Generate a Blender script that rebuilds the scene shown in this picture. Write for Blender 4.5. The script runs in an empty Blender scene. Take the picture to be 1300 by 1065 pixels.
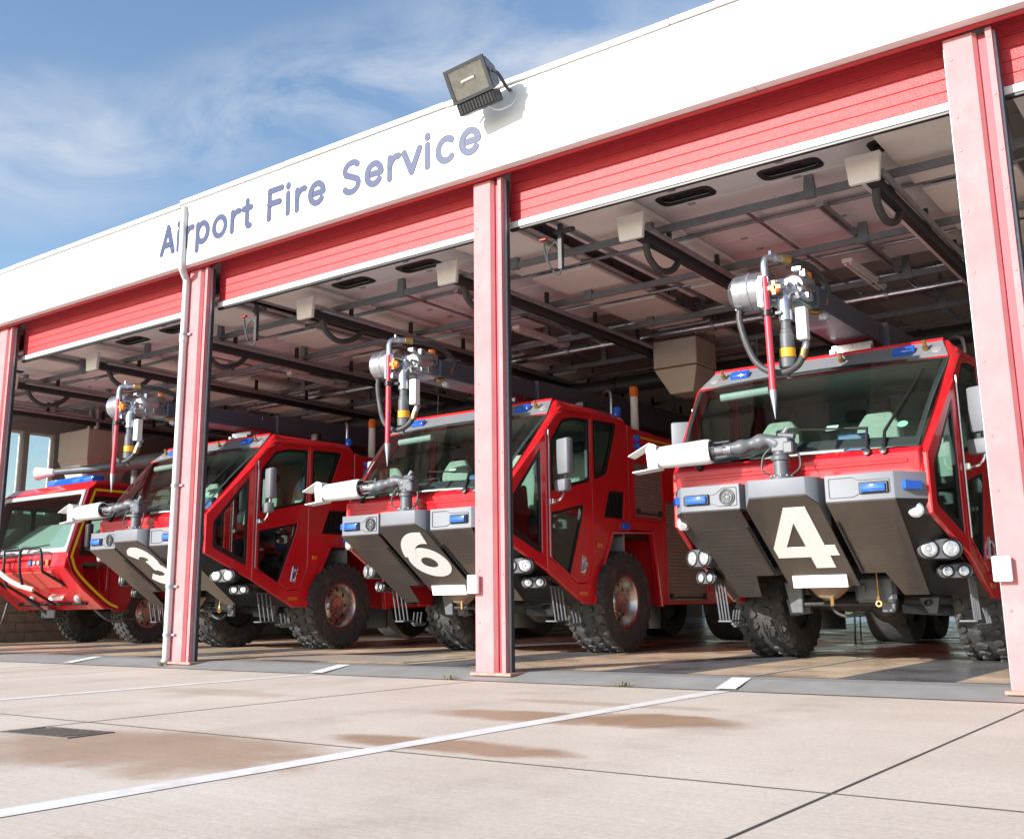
import bpy, bmesh, math, random
from mathutils import Vector, Matrix, Euler
random.seed(7)
PI = math.pi; rad = math.radians
S = bpy.context.scene
COL = S.collection

# ------------------------------------------------------------------ camera
CW = 1300.0
cam = bpy.data.cameras.new('camera'); camo = bpy.data.objects.new('camera', cam); COL.objects.link(camo)
Rr = ((0.80723478, 0.59010693, -0.01207607), (-0.1317801, 0.16024922, -0.97824036), (-0.57533123, 0.79126102, 0.20712309))
rx, rd, rf = (Vector(r) for r in Rr)
m = Matrix.Identity(4)
for i in range(3):
    m[i][0] = rx[i]; m[i][1] = -rd[i]; m[i][2] = -rf[i]
m[2][3] = 0.70
camo.matrix_world = m
cam.sensor_fit = 'HORIZONTAL'; cam.sensor_width = 36.0
cam.lens = 1320.67 / CW * 36.0
cam.shift_y = -45.0 / CW
cam.clip_start = 0.05; cam.clip_end = 3000
S.camera = camo

# ------------------------------------------------------------------ world, sun, exposure
SUN_TRAVEL = Vector((0.36, 1.0, -0.40)).normalized()
to_sun = -SUN_TRAVEL
elev = math.asin(to_sun.z); azim = math.atan2(to_sun.x, to_sun.y)
w = bpy.data.worlds.new('World'); S.world = w; w.use_nodes = True
nt = w.node_tree; nt.nodes.clear()
def N(t, ty, **kw):
    n = t.nodes.new(ty)
    for k, v in kw.items(): setattr(n, k, v)
    return n
def L(t, a, b): t.links.new(a, b)
def mathn(t, op, a, b=None, c=None, clamp=False):
    n = N(t, 'ShaderNodeMath', operation=op); n.use_clamp = clamp
    for i, v in enumerate((a, b, c)):
        if v is None: continue
        if isinstance(v, (int, float)): n.inputs[i].default_value = v
        else: L(t, v, n.inputs[i])
    return n.outputs[0]
sky = N(nt, 'ShaderNodeTexSky', sky_type='NISHITA'); sky.sun_disc = False
sky.sun_elevation = elev; sky.sun_rotation = azim; sky.air_density = 1.0; sky.dust_density = 0.6; sky.ozone_density = 1.6
tc = N(nt, 'ShaderNodeTexCoord')
# thin cirrus: a wavy band across the sky plus loose wisps, all in world directions
band_n = Vector((0.60, 0.13, -0.0))
d1 = Vector((-.832, .411, .372)).normalized(); d2 = Vector((-.60, .647, .47)).normalized()
band_n = d1.cross(d2).normalized()
mp = N(nt, 'ShaderNodeMapping'); mp.inputs['Rotation'].default_value = (0.3, -0.5, 0.55); mp.inputs['Scale'].default_value = (2.0, 5.0, 9.0)
L(nt, tc.outputs['Generated'], mp.inputs[0])
nz = N(nt, 'ShaderNodeTexNoise'); nz.inputs['Scale'].default_value = 1.4; nz.inputs['Detail'].default_value = 9; nz.inputs['Roughness'].default_value = 0.58; nz.inputs['Distortion'].default_value = 0.5
L(nt, mp.outputs[0], nz.inputs['Vector'])
nz2 = N(nt, 'ShaderNodeTexNoise'); nz2.inputs['Scale'].default_value = 3.0; nz2.inputs['Detail'].default_value = 4
L(nt, tc.outputs['Generated'], nz2.inputs['Vector'])
dt = N(nt, 'ShaderNodeVectorMath', operation='DOT_PRODUCT'); dt.inputs[1].default_value = band_n
L(nt, tc.outputs['Generated'], dt.inputs[0])
off = mathn(nt, 'MULTIPLY_ADD', nz2.outputs['Fac'], 0.12, -0.06)
dd = mathn(nt, 'ABSOLUTE', mathn(nt, 'ADD', dt.outputs['Value'], off))
band = mathn(nt, 'SUBTRACT', 1.0, mathn(nt, 'DIVIDE', dd, 0.075), clamp=True)
wisp = N(nt, 'ShaderNodeMapRange'); wisp.inputs[1].default_value = 0.40; wisp.inputs[2].default_value = 0.68
L(nt, nz.outputs['Fac'], wisp.inputs[0])
cl = mathn(nt, 'MULTIPLY', wisp.outputs[0], mathn(nt, 'MULTIPLY_ADD', band, 0.85, 0.01), clamp=True)
bg1 = N(nt, 'ShaderNodeBackground'); bg1.inputs[1].default_value = 0.128
L(nt, sky.outputs[0], bg1.inputs[0])
bg2 = N(nt, 'ShaderNodeBackground'); bg2.inputs[0].default_value = (0.90, 0.93, 1.0, 1); bg2.inputs[1].default_value = 0.50
mx = N(nt, 'ShaderNodeMixShader'); L(nt, cl, mx.inputs[0]); L(nt, bg1.outputs[0], mx.inputs[1]); L(nt, bg2.outputs[0], mx.inputs[2])
ow = N(nt, 'ShaderNodeOutputWorld'); L(nt, mx.outputs[0], ow.inputs[0])
sl = bpy.data.lights.new('sun', 'SUN'); sl.energy = 4.3; sl.angle = rad(0.53); sl.color = (1.0, 0.955, 0.90)
so = bpy.data.objects.new('sun', sl); COL.objects.link(so)
so.rotation_euler = SUN_TRAVEL.to_track_quat('-Z', 'Y').to_euler(); so.location = (-10, -20, 30)
S.view_settings.view_transform = 'Standard'; S.view_settings.look = 'None'
S.view_settings.gamma = 1.0; S.view_settings.use_curve_mapping = False
S.view_settings.exposure = 0.85
S.render.engine = 'CYCLES'
S.cycles.max_bounces = 10; S.cycles.diffuse_bounces = 5; S.cycles.transparent_max_bounces = 16

# ------------------------------------------------------------------ materials
MATS = {}
def mat(name, col, rough=0.5, metal=0.0, coat=0.0, var=0.0, vscale=6.0, bump=0.0, bscale=60.0, rvar=0.0, spec=0.5, emit=None, dirt=None, dscale=2.0):
    if name in MATS: return MATS[name]
    mt = bpy.data.materials.new(name); mt.use_nodes = True
    t = mt.node_tree; b = t.nodes['Principled BSDF']
    b.inputs['Base Color'].default_value = (*col, 1); b.inputs['Roughness'].default_value = rough; b.inputs['Metallic'].default_value = metal
    b.inputs['Coat Weight'].default_value = coat; b.inputs['Coat Roughness'].default_value = 0.05; b.inputs['Specular IOR Level'].default_value = spec
    c = N(t, 'ShaderNodeTexCoord')
    if var or rvar or dirt:
        n = N(t, 'ShaderNodeTexNoise'); n.inputs['Scale'].default_value = vscale; n.inputs['Detail'].default_value = 6; n.inputs['Roughness'].default_value = .65
        L(t, c.outputs['Object'], n.inputs['Vector'])
        r = N(t, 'ShaderNodeMapRange'); r.inputs[1].default_value = .3; r.inputs[2].default_value = .7; r.inputs[3].default_value = 1 - var; r.inputs[4].default_value = 1 + var
        L(t, n.outputs['Fac'], r.inputs[0])
        v = N(t, 'ShaderNodeMix', data_type='RGBA', blend_type='MULTIPLY'); v.inputs[0].default_value = 1
        v.inputs[6].default_value = (*col, 1); L(t, r.outputs[0], v.inputs[7])
        src = v.outputs[2]
        if dirt:
            dn = N(t, 'ShaderNodeTexNoise'); dn.inputs['Scale'].default_value = dscale; dn.inputs['Detail'].default_value = 8; dn.inputs['Roughness'].default_value = .7
            L(t, c.outputs['Object'], dn.inputs['Vector'])
            dr = N(t, 'ShaderNodeMapRange'); dr.inputs[1].default_value = .52; dr.inputs[2].default_value = .75; dr.inputs[4].default_value = dirt[3]
            L(t, dn.outputs['Fac'], dr.inputs[0])
            v2 = N(t, 'ShaderNodeMix', data_type='RGBA'); L(t, dr.outputs[0], v2.inputs[0]); L(t, src, v2.inputs[6]); v2.inputs[7].default_value = (*dirt[:3], 1)
            src = v2.outputs[2]
        L(t, src, b.inputs['Base Color'])
        if rvar:
            r2 = N(t, 'ShaderNodeMapRange'); r2.inputs[3].default_value = max(0, rough - rvar); r2.inputs[4].default_value = rough + rvar
            L(t, n.outputs['Fac'], r2.inputs[0]); L(t, r2.outputs[0], b.inputs['Roughness'])
    if bump:
        bn = N(t, 'ShaderNodeTexNoise'); bn.inputs['Scale'].default_value = bscale; bn.inputs['Detail'].default_value = 3
        L(t, c.outputs['Object'], bn.inputs['Vector'])
        bp = N(t, 'ShaderNodeBump'); bp.inputs['Strength'].default_value = bump; bp.inputs['Distance'].default_value = .02
        L(t, bn.outputs['Fac'], bp.inputs['Height']); L(t, bp.outputs[0], b.inputs['Normal'])
    if emit:
        b.inputs['Emission Color'].default_value = (*emit[:3], 1); b.inputs['Emission Strength'].default_value = emit[3]
    MATS[name] = mt
    return mt

def glass(name, tint, refl=0.10):
    mt = bpy.data.materials.new(name); mt.use_nodes = True
    t = mt.node_tree; t.nodes.clear()
    o = N(t, 'ShaderNodeOutputMaterial'); tr = N(t, 'ShaderNodeBsdfTransparent'); tr.inputs[0].default_value = (*tint, 1)
    gl = N(t, 'ShaderNodeBsdfGlossy'); gl.inputs['Roughness'].default_value = 0.015; gl.inputs[0].default_value = (1, 1, 1, 1)
    fr = N(t, 'ShaderNodeFresnel'); fr.inputs[0].default_value = 1.52
    fa = mathn(t, 'MULTIPLY_ADD', fr.outputs[0], 0.9, refl - 0.04, clamp=True)
    mxn = N(t, 'ShaderNodeMixShader'); L(t, fa, mxn.inputs[0]); L(t, tr.outputs[0], mxn.inputs[1]); L(t, gl.outputs[0], mxn.inputs[2]); L(t, mxn.outputs[0], o.inputs[0])
    MATS[name] = mt
    return mt

RED = mat('red_paint', (0.66, 0.011, 0.020), .32, coat=.7, var=.09, vscale=1.6, rvar=.09, bump=.012, bscale=5, dirt=(.34, .07, .06, .30), dscale=2.6)
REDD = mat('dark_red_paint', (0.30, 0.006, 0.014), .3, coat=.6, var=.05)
GREY = mat('grey_metal_paint', (0.185, 0.20, 0.225), .55, metal=.1, coat=0, var=.05, vscale=3)
DGREY = mat('charcoal_panel', (0.058, 0.048, 0.042), .33, metal=.0, coat=.35, var=.15, vscale=3, rvar=.08, dirt=(.12, .09, .07, .25), dscale=1.5)
BLACK = mat('black_plastic', (0.012, 0.012, 0.013), .42, var=.1)
UNDER = mat('chassis_black', (0.022, 0.022, 0.024), .6, var=.3, vscale=8, dirt=(.10, .075, .055, .5), dscale=4)
CHASSG = mat('chassis_grey', (0.11, 0.12, 0.135), .5, metal=.2, var=.2, dirt=(.12, .09, .06, .4), dscale=5)
RUBBER = mat('tyre_rubber', (0.045, 0.044, 0.045), .75, var=.25, vscale=10, bump=.1, dirt=(.22, .19, .16, .45), dscale=5)
RIM = mat('rim_aluminium', (0.55, 0.50, 0.46), .28, metal=1, var=.15, vscale=8, rvar=.1)
CHROME = mat('chrome', (0.75, .76, .78), .12, metal=1)
ALU = mat('satin_aluminium', (0.52, .54, .58), .3, metal=.9, var=.12, vscale=12, rvar=.1)
WHITE = mat('white_paint', (0.78, 0.78, 0.76), .4, var=.04, dirt=(.35, .32, .28, .3), dscale=6)
PLATE = mat('plate_white', (0.82, 0.82, 0.78), .35, var=.03)
BLUE = mat('blue_lens', (0.008, 0.10, 0.50), .08, coat=.8, var=.3, vscale=90, emit=(.02, .15, .9, .04))
ORANGE = mat('orange_lens', (0.75, 0.17, 0.01), .15, coat=.6)
LENS = mat('lamp_lens', (0.60, 0.62, 0.64), .12, metal=.6, coat=.5, var=.3, vscale=60)
BRASS = mat('brass', (0.45, .28, .11), .35, metal=.9, var=.2, vscale=20)
YELL = mat('yellow_band', (0.75, .38, .02), .4, var=.1)
YEL2 = mat('yellow_stripe', (0.80, .62, .02), .4)
HOSE = mat('rubber_hose', (0.05, .05, .052), .55, var=.15)
PINKR = mat('red_pipe', (0.52, .035, .06), .4, var=.1)
TAN = mat('tan_shutter', (0.30, .255, .215), .42, metal=.25, var=.06)
SEAT = mat('seat_cloth', (0.30, .38, .33), .9, var=.15, vscale=10, bump=.2, bscale=30)
CABIN = mat('cabin_grey', (0.38, .45, .43), .7, var=.1)
DASH = mat('dash_dark', (0.06, .065, .07), .6, var=.1)
HIVIS = mat('hi_vis', (0.55, .62, .03), .7)
GLASS = glass('windscreen_glass', (0.74, 0.86, 0.81), .07)
GLASS2 = glass('side_glass', (0.72, 0.84, 0.80), .09)
PLAIN = glass('clear_glass', (0.9, 0.93, 0.92), .07)
NUMW = mat('number_white', (0.80, .80, .79), .5, var=.06, vscale=20)
# building
FASC = mat('fascia_white', (0.76, 0.76, 0.75), .5, var=.02, vscale=.8, dirt=(.60, .56, .50, .25), dscale=.7)
PINK = mat('faded_red_paint', (0.57, 0.215, 0.225), .66, spec=.35, var=.12, vscale=2.5, bump=.05, bscale=8, dirt=(.62, .36, .35, .5), dscale=1.3)
GROOVE = mat('red_channel_paint', (0.42, 0.035, 0.055), .5, var=.08, vscale=2)
HEAD = mat('red_stucco_panel', (0.50, 0.030, 0.036), .45, var=.07, vscale=14, bump=.35, bscale=70)
REDTRIM = mat('red_trim', (0.46, 0.03, 0.035), .5, var=.1)
STEEL = mat('galvanised_steel', (0.36, .38, .41), .42, metal=.6, var=.12, vscale=9)
DSTEEL = mat('dark_steel', (0.045, .047, .052), .5, metal=.3, var=.15)
STRUT = mat('strut_grey', (0.20, .215, .235), .5, metal=.3, var=.15, vscale=5)
CREAM = mat('cream_panel', (0.74, .70, .66), .65, var=.05, vscale=1.5, dirt=(.42, .36, .31, .35), dscale=1.4)
CEIL = mat('ceiling_board', (0.52, .51, .51), .75, var=.06, vscale=1.0)
DOORW = mat('door_inner_white', (0.68, .66, .66), .5, var=.05, vscale=1)
BEIGE = mat('beige_enamel', (0.50, .46, .41), .5, var=.05)
LETTER = mat('letter_blue', (0.022, 0.036, 0.105), .45, var=.05)
PVC = mat('grey_pvc_pipe', (0.52, .52, .53), .4, var=.05)
DWALL = mat('interior_wall', (0.34, .325, .31), .8, var=.1, vscale=.8)
BRICK = mat('tan_block', (0.30, .235, .175), .85, var=.18, vscale=4, bump=.2, bscale=30)
MORTAR = mat('mortar', (0.30, .28, .25), .9)
IRON = mat('cast_iron', (0.16, .14, .12), .6, metal=.3, var=.2, dirt=(.2, .12, .07, .4), dscale=9)

def concrete_apron():
    mt = bpy.data.materials.new('apron_concrete'); mt.use_nodes = True
    t = mt.node_tree; b = t.nodes['Principled BSDF']
    c = N(t, 'ShaderNodeTexCoord'); g = N(t, 'ShaderNodeNewGeometry')
    n1 = N(t, 'ShaderNodeTexNoise'); n1.inputs['Scale'].default_value = .55; n1.inputs['Detail'].default_value = 8; n1.inputs['Roughness'].default_value = .62
    L(t, g.outputs['Position'], n1.inputs['Vector'])
    n2 = N(t, 'ShaderNodeTexNoise'); n2.inputs['Scale'].default_value = 38; n2.inputs['Detail'].default_value = 5; n2.inputs['Roughness'].default_value = .7
    L(t, g.outputs['Position'], n2.inputs['Vector'])
    ms = N(t, 'ShaderNodeMapping'); ms.inputs['Scale'].default_value = (.6, 30, 1); L(t, g.outputs['Position'], ms.inputs[0])
    n3 = N(t, 'ShaderNodeTexNoise'); n3.inputs['Scale'].default_value = 2.0; n3.inputs['Detail'].default_value = 4; L(t, ms.outputs[0], n3.inputs['Vector'])
    r = N(t, 'ShaderNodeValToRGB'); r.color_ramp.elements[0].position = .30; r.color_ramp.elements[0].color = (.56, .475, .39, 1)
    r.color_ramp.elements[1].position = .68; r.color_ramp.elements[1].color = (.68, .60, .515, 1)
    L(t, n1.outputs['Fac'], r.inputs[0])
    fine = N(t, 'ShaderNodeMapRange'); fine.inputs[1].default_value = .25; fine.inputs[2].default_value = .75; fine.inputs[3].default_value = .80; fine.inputs[4].default_value = 1.14
    L(t, n2.outputs['Fac'], fine.inputs[0])
    br = N(t, 'ShaderNodeMapRange'); br.inputs[1].default_value = .3; br.inputs[2].default_value = .7; br.inputs[3].default_value = .93; br.inputs[4].default_value = 1.06
    L(t, n3.outputs['Fac'], br.inputs[0])
    mm = mathn(t, 'MULTIPLY', fine.outputs[0], br.outputs[0])
    m1 = N(t, 'ShaderNodeMix', data_type='RGBA', blend_type='MULTIPLY'); m1.inputs[0].default_value = 1; L(t, r.outputs[0], m1.inputs[6]); L(t, mm, m1.inputs[7])
    # spilled water and oil stains, each an ellipse with a ragged edge: centre x, y, radius x, radius y, strength
    sep = N(t, 'ShaderNodeSeparateXYZ'); L(t, g.outputs['Position'], sep.inputs[0])
    n4 = N(t, 'ShaderNodeTexNoise'); n4.inputs['Scale'].default_value = 1.7; n4.inputs['Detail'].default_value = 7; n4.inputs['Roughness'].default_value = .65; L(t, g.outputs['Position'], n4.inputs['Vector'])
    tot = None
    for (cx, cy, ax, ay, s) in ((-3.55, 6.45, .62, .36, .95), (-4.45, 6.25, .75, .30, .85), (-5.35, 3.75, 1.15, .62, .8), (-4.0, 4.75, .75, .22, .9), (-6.2, 3.2, .7, .5, .6), (-4.3, 7.3, .9, .14, .4), (-2.4, 1.9, 1.1, .5, .45), (-8.2, 6.6, .9, .25, .35)):
        ex = mathn(t, 'POWER', mathn(t, 'ABSOLUTE', mathn(t, 'DIVIDE', mathn(t, 'SUBTRACT', sep.outputs[0], cx), ax)), 2.0)
        ey = mathn(t, 'POWER', mathn(t, 'ABSOLUTE', mathn(t, 'DIVIDE', mathn(t, 'SUBTRACT', sep.outputs[1], cy), ay)), 2.0)
        q = mathn(t, 'ADD', mathn(t, 'ADD', ex, ey), mathn(t, 'MULTIPLY_ADD', n4.outputs['Fac'], 3.2, -1.6))
        f = N(t, 'ShaderNodeMapRange'); f.interpolation_type = 'SMOOTHSTEP'; f.inputs[1].default_value = 1.7; f.inputs[2].default_value = .55; f.inputs[4].default_value = s
        L(t, q, f.inputs[0])
        tot = f.outputs[0] if tot is None else mathn(t, 'MAXIMUM', tot, f.outputs[0])
    m2 = N(t, 'ShaderNodeMix', data_type='RGBA', blend_type='MULTIPLY'); L(t, tot, m2.inputs[0]); L(t, m1.outputs[2], m2.inputs[6]); m2.inputs[7].default_value = (.62, .46, .34, 1)
    src = m2.outputs[2]
    # tyre tracks left by the trucks, along each bay, broken up by noise
    n5 = N(t, 'ShaderNodeTexNoise'); n5.inputs['Scale'].default_value = .45; n5.inputs['Detail'].default_value = 6; L(t, g.outputs['Position'], n5.inputs['Vector'])
    md = mathn(t, 'FLOORED_MODULO', mathn(t, 'ADD', mathn(t, 'MULTIPLY_ADD', n5.outputs['Fac'], .9, sep.outputs[0]), 4.2 - .45 + 53.5 + 2.675), 5.35)
    tr_ = mathn(t, 'ABSOLUTE', mathn(t, 'SUBTRACT', mathn(t, 'ABSOLUTE', mathn(t, 'SUBTRACT', md, 2.675)), 1.3))
    tm = N(t, 'ShaderNodeMapRange'); tm.interpolation_type = 'SMOOTHSTEP'; tm.inputs[1].default_value = .36; tm.inputs[2].default_value = .16; tm.inputs[4].default_value = 1; L(t, tr_, tm.inputs[0])
    tn = N(t, 'ShaderNodeMapRange'); tn.inputs[1].default_value = .42; tn.inputs[2].default_value = .70; tn.inputs[4].default_value = .55; L(t, n4.outputs['Fac'], tn.inputs[0])
    m3 = N(t, 'ShaderNodeMix', data_type='RGBA', blend_type='MULTIPLY'); L(t, mathn(t, 'MULTIPLY', tm.outputs[0], tn.outputs[0]), m3.inputs[0]); L(t, src, m3.inputs[6]); m3.inputs[7].default_value = (.66, .62, .60, 1)
    # oil drips and hairline cracks
    vo = N(t, 'ShaderNodeTexVoronoi'); vo.inputs['Scale'].default_value = 2.6; L(t, g.outputs['Position'], vo.inputs['Vector'])
    vs_ = N(t, 'ShaderNodeMapRange'); vs_.inputs[1].default_value = .085; vs_.inputs[2].default_value = .03; vs_.inputs[4].default_value = 1; L(t, mathn(t, 'MULTIPLY_ADD', n2.outputs['Fac'], .06, vo.outputs['Distance']), vs_.inputs[0])
    pick = mathn(t, 'GREATER_THAN', n1.outputs['Fac'], .53)
    vc = N(t, 'ShaderNodeTexVoronoi', feature='DISTANCE_TO_EDGE'); vc.inputs['Scale'].default_value = .33
    wv = N(t, 'ShaderNodeVectorMath', operation='MULTIPLY_ADD'); L(t, n4.outputs['Color'], wv.inputs[0]); wv.inputs[1].default_value = (.9, .9, 0); L(t, g.outputs['Position'], wv.inputs[2]); L(t, wv.outputs[0], vc.inputs['Vector'])
    ck = N(t, 'ShaderNodeMapRange'); ck.inputs[1].default_value = .0030; ck.inputs[2].default_value = .0012; ck.inputs[4].default_value = .12; L(t, vc.outputs['Distance'], ck.inputs[0])
    ckm = mathn(t, 'MULTIPLY', ck.outputs[0], mathn(t, 'GREATER_THAN', n5.outputs['Fac'], .50))
    m4 = N(t, 'ShaderNodeMix', data_type='RGBA', blend_type='MULTIPLY'); L(t, mathn(t, 'MAXIMUM', mathn(t, 'MULTIPLY', mathn(t, 'MULTIPLY', vs_.outputs[0], pick), .5), ckm), m4.inputs[0]); L(t, m3.outputs[2], m4.inputs[6]); m4.inputs[7].default_value = (.30, .26, .23, 1)
    L(t, m4.outputs[2], b.inputs['Base Color'])
    rr = mathn(t, 'MULTIPLY_ADD', tot, -.35, .82); L(t, rr, b.inputs['Roughness'])
    bp = N(t, 'ShaderNodeBump'); bp.inputs['Strength'].default_value = .35; bp.inputs['Distance'].default_value = .004; L(t, n2.outputs['Fac'], bp.inputs['Height']); L(t, bp.outputs[0], b.inputs['Normal'])
    MATS['apron'] = mt
    return mt
APRON = concrete_apron()

BAY_C = [-20.22, -14.92, -9.58, -4.20, 1.05]
def painted_floor():
    """station floor: a tan lane on each bay's centre line, dark lanes either side"""
    mt = bpy.data.materials.new('station_floor'); mt.use_nodes = True
    t = mt.node_tree; b = t.nodes['Principled BSDF']
    g = N(t, 'ShaderNodeNewGeometry'); sep = N(t, 'ShaderNodeSeparateXYZ'); L(t, g.outputs['Position'], sep.inputs[0])
    n = N(t, 'ShaderNodeTexNoise'); n.inputs['Scale'].default_value = 1.1; n.inputs['Detail'].default_value = 8; n.inputs['Roughness'].default_value = .68; L(t, g.outputs['Position'], n.inputs['Vector'])
    n2 = N(t, 'ShaderNodeTexNoise'); n2.inputs['Scale'].default_value = 30; n2.inputs['Detail'].default_value = 4; L(t, g.outputs['Position'], n2.inputs['Vector'])
    md = mathn(t, 'FLOORED_MODULO', mathn(t, 'ADD', sep.outputs[0], 4.20 + 5.35 * 10 + 2.675), 5.35)
    ab = mathn(t, 'ABSOLUTE', mathn(t, 'SUBTRACT', md, 2.675))
    dark = mathn(t, 'MULTIPLY', mathn(t, 'GREATER_THAN', ab, .76), mathn(t, 'LESS_THAN', ab, 1.80))
    a = N(t, 'ShaderNodeMix', data_type='RGBA'); L(t, dark, a.inputs[0]); a.inputs[6].default_value = (.64, .48, .34, 1); a.inputs[7].default_value = (.15, .15, .155, 1)
    r = N(t, 'ShaderNodeMapRange'); r.inputs[1].default_value = .3; r.inputs[2].default_value = .7; r.inputs[3].default_value = .68; r.inputs[4].default_value = 1.2; L(t, n.outputs['Fac'], r.inputs[0])
    r2 = N(t, 'ShaderNodeMapRange'); r2.inputs[3].default_value = .85; r2.inputs[4].default_value = 1.15; L(t, n2.outputs['Fac'], r2.inputs[0])
    mu = N(t, 'ShaderNodeMix', data_type='RGBA', blend_type='MULTIPLY'); mu.inputs[0].default_value = 1; L(t, a.outputs[2], mu.inputs[6]); L(t, mathn(t, 'MULTIPLY', r.outputs[0], r2.outputs[0]), mu.inputs[7])
    L(t, mu.outputs[2], b.inputs['Base Color'])
    r3 = N(t, 'ShaderNodeMapRange'); r3.inputs[1].default_value = .35; r3.inputs[2].default_value = .65; r3.inputs[3].default_value = .18; r3.inputs[4].default_value = .5; L(t, n.outputs['Fac'], r3.inputs[0]); L(t, r3.outputs[0], b.inputs['Roughness'])
    return mt
FLOOR = painted_floor()
THRESH = mat('threshold_concrete', (0.27, .265, .26), .7, var=.16, vscale=2.2, bump=.15, bscale=40, dirt=(.34, .29, .24, .6), dscale=2.5)
LINE = mat('road_line_white', (0.80, .79, .76), .6, var=.06, vscale=6, dirt=(.50, .43, .36, .75), dscale=5)

# ------------------------------------------------------------------ mesh builder
class MB:
    def __init__(s): s.v = []; s.f = []
    def add(s, vs, fs, M=None):
        o = len(s.v)
        for p in vs:
            p = Vector(p); s.v.append(tuple(M @ p if M else p))
        s.f += [tuple(i + o for i in q) for q in fs]
        return s
    def bm(s, b, M=None):
        b.verts.ensure_lookup_table(); b.verts.index_update()
        s.add([v.co for v in b.verts], [[v.index for v in q.verts] for q in b.faces], M); b.free()
        return s
    def box(s, c, d, rot=None, bev=0.0, seg=1):
        b = bmesh.new(); bmesh.ops.create_cube(b, size=1)
        for v in b.verts: v.co = Vector((v.co.x * d[0], v.co.y * d[1], v.co.z * d[2]))
        if bev: bmesh.ops.bevel(b, geom=b.edges[:], offset=bev, segments=seg, affect='EDGES', profile=.5)
        M = Matrix.Translation(c)
        if rot is not None: M = M @ Euler(rot).to_matrix().to_4x4()
        return s.bm(b, M)
    def hull(s, pts, bev=0.0, seg=1):
        b = bmesh.new()
        for p in pts: b.verts.new(p)
        r = bmesh.ops.convex_hull(b, input=b.verts[:])
        bmesh.ops.delete(b, geom=[e for e in r['geom_interior'] if isinstance(e, bmesh.types.BMVert)], context='VERTS')
        bmesh.ops.dissolve_limit(b, angle_limit=.01, verts=b.verts[:], edges=b.edges[:])
        if bev: bmesh.ops.bevel(b, geom=b.edges[:], offset=bev, segments=seg, affect='EDGES', profile=.5)
        return s.bm(b)
    def tube(s, path, r, n=10, cap=True):
        P = [Vector(p) for p in path]; rs = r if isinstance(r, (list, tuple)) else [r] * len(P)
        up = None; rings = []
        for i, p in enumerate(P):
            d = (P[min(i + 1, len(P) - 1)] - P[max(i - 1, 0)]).normalized()
            if up is None:
                up = d.orthogonal().normalized()
            up = (up - d * up.dot(d)).normalized(); sd = d.cross(up)
            rings.append([p + (up * math.cos(2 * PI * k / n) + sd * math.sin(2 * PI * k / n)) * rs[i] for k in range(n)])
        vs = [q for rr_ in rings for q in rr_]; fs = []
        for i in range(len(P) - 1):
            for k in range(n):
                a = i * n + k; b_ = i * n + (k + 1) % n
                fs.append((a, b_, b_ + n, a + n))
        if cap: fs += [tuple(range(n - 1, -1, -1)), tuple((len(P) - 1) * n + k for k in range(n))]
        return s.add(vs, fs)
    def cyl(s, a, b, r, n=16): return s.tube([a, b], r, n)
    def lathe(s, prof, origin, axis, n=24, closed=False):
        """prof: (radius, distance along axis)"""
        ax = Vector(axis).normalized(); u = ax.orthogonal().normalized(); w_ = ax.cross(u); o = Vector(origin)
        vs = []; fs = []; k = len(prof)
        for i in range(n):
            a = 2 * PI * i / n; dr = u * math.cos(a) + w_ * math.sin(a)
            for (r, h) in prof: vs.append(o + ax * h + dr * r)
        for i in range(n):
            for j in range(k - (0 if closed else 1)):
                j2 = (j + 1) % k
                fs.append((i * k + j, i * k + j2, ((i + 1) % n) * k + j2, ((i + 1) % n) * k + j))
        return s.add(vs, fs)
    def plate(s, outline, holes, M, th, bev=0.0):
        """flat plate with holes; 2-D points mapped through M, centred on its own plane"""
        cu = bpy.data.curves.new('tmp', 'CURVE'); cu.dimensions = '2D'; cu.fill_mode = 'BOTH'
        cu.extrude = max(th / 2 - bev, 1e-4); cu.bevel_depth = bev; cu.bevel_resolution = 0; cu.offset = -bev
        for pl in [outline] + list(holes):
            sp = cu.splines.new('POLY'); sp.points.add(len(pl) - 1); sp.use_cyclic_u = True
            for q, p in zip(sp.points, pl): q.co = (p[0], p[1], 0, 1)
        o = bpy.data.objects.new('tmp', cu)
        me = bpy.data.meshes.new_from_object(o)
        s.add([v.co for v in me.vertices], [tuple(p.vertices) for p in me.polygons], M)
        bpy.data.objects.remove(o); bpy.data.curves.remove(cu); bpy.data.meshes.remove(me)
        return s
    def mesh(s, name, material, smooth=35):
        me = bpy.data.meshes.new(name); me.from_pydata(s.v, [], s.f); me.validate()
        b = bmesh.new(); b.from_mesh(me); bmesh.ops.recalc_face_normals(b, faces=b.faces[:]); b.to_mesh(me); b.free()
        me.materials.append(material)
        if smooth:
            me.polygons.foreach_set('use_smooth', [True] * len(me.polygons)); me.set_sharp_from_angle(angle=rad(smooth))
        return me
    def build(s, name, material, parent=None, smooth=35, loc=None):
        o = bpy.data.objects.new(name, s.mesh(name, material, smooth)); COL.objects.link(o)
        if parent: o.parent = parent
        if loc: o.location = loc
        return o
def obj_of(me, name, parent=None, loc=(0, 0, 0), rot=(0, 0, 0), scale=(1, 1, 1)):
    o = bpy.data.objects.new(name, me); COL.objects.link(o); o.location = loc; o.rotation_euler = rot; o.scale = scale
    if parent: o.parent = parent
    return o
def basis(o, u, v):
    u = Vector(u).normalized(); v = Vector(v); v = (v - u * v.dot(u)).normalized(); n = u.cross(v)
    M_ = Matrix.Identity(4)
    for i in range(3): M_[i][0] = u[i]; M_[i][1] = v[i]; M_[i][2] = n[i]; M_[i][3] = o[i]
    return M_
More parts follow.
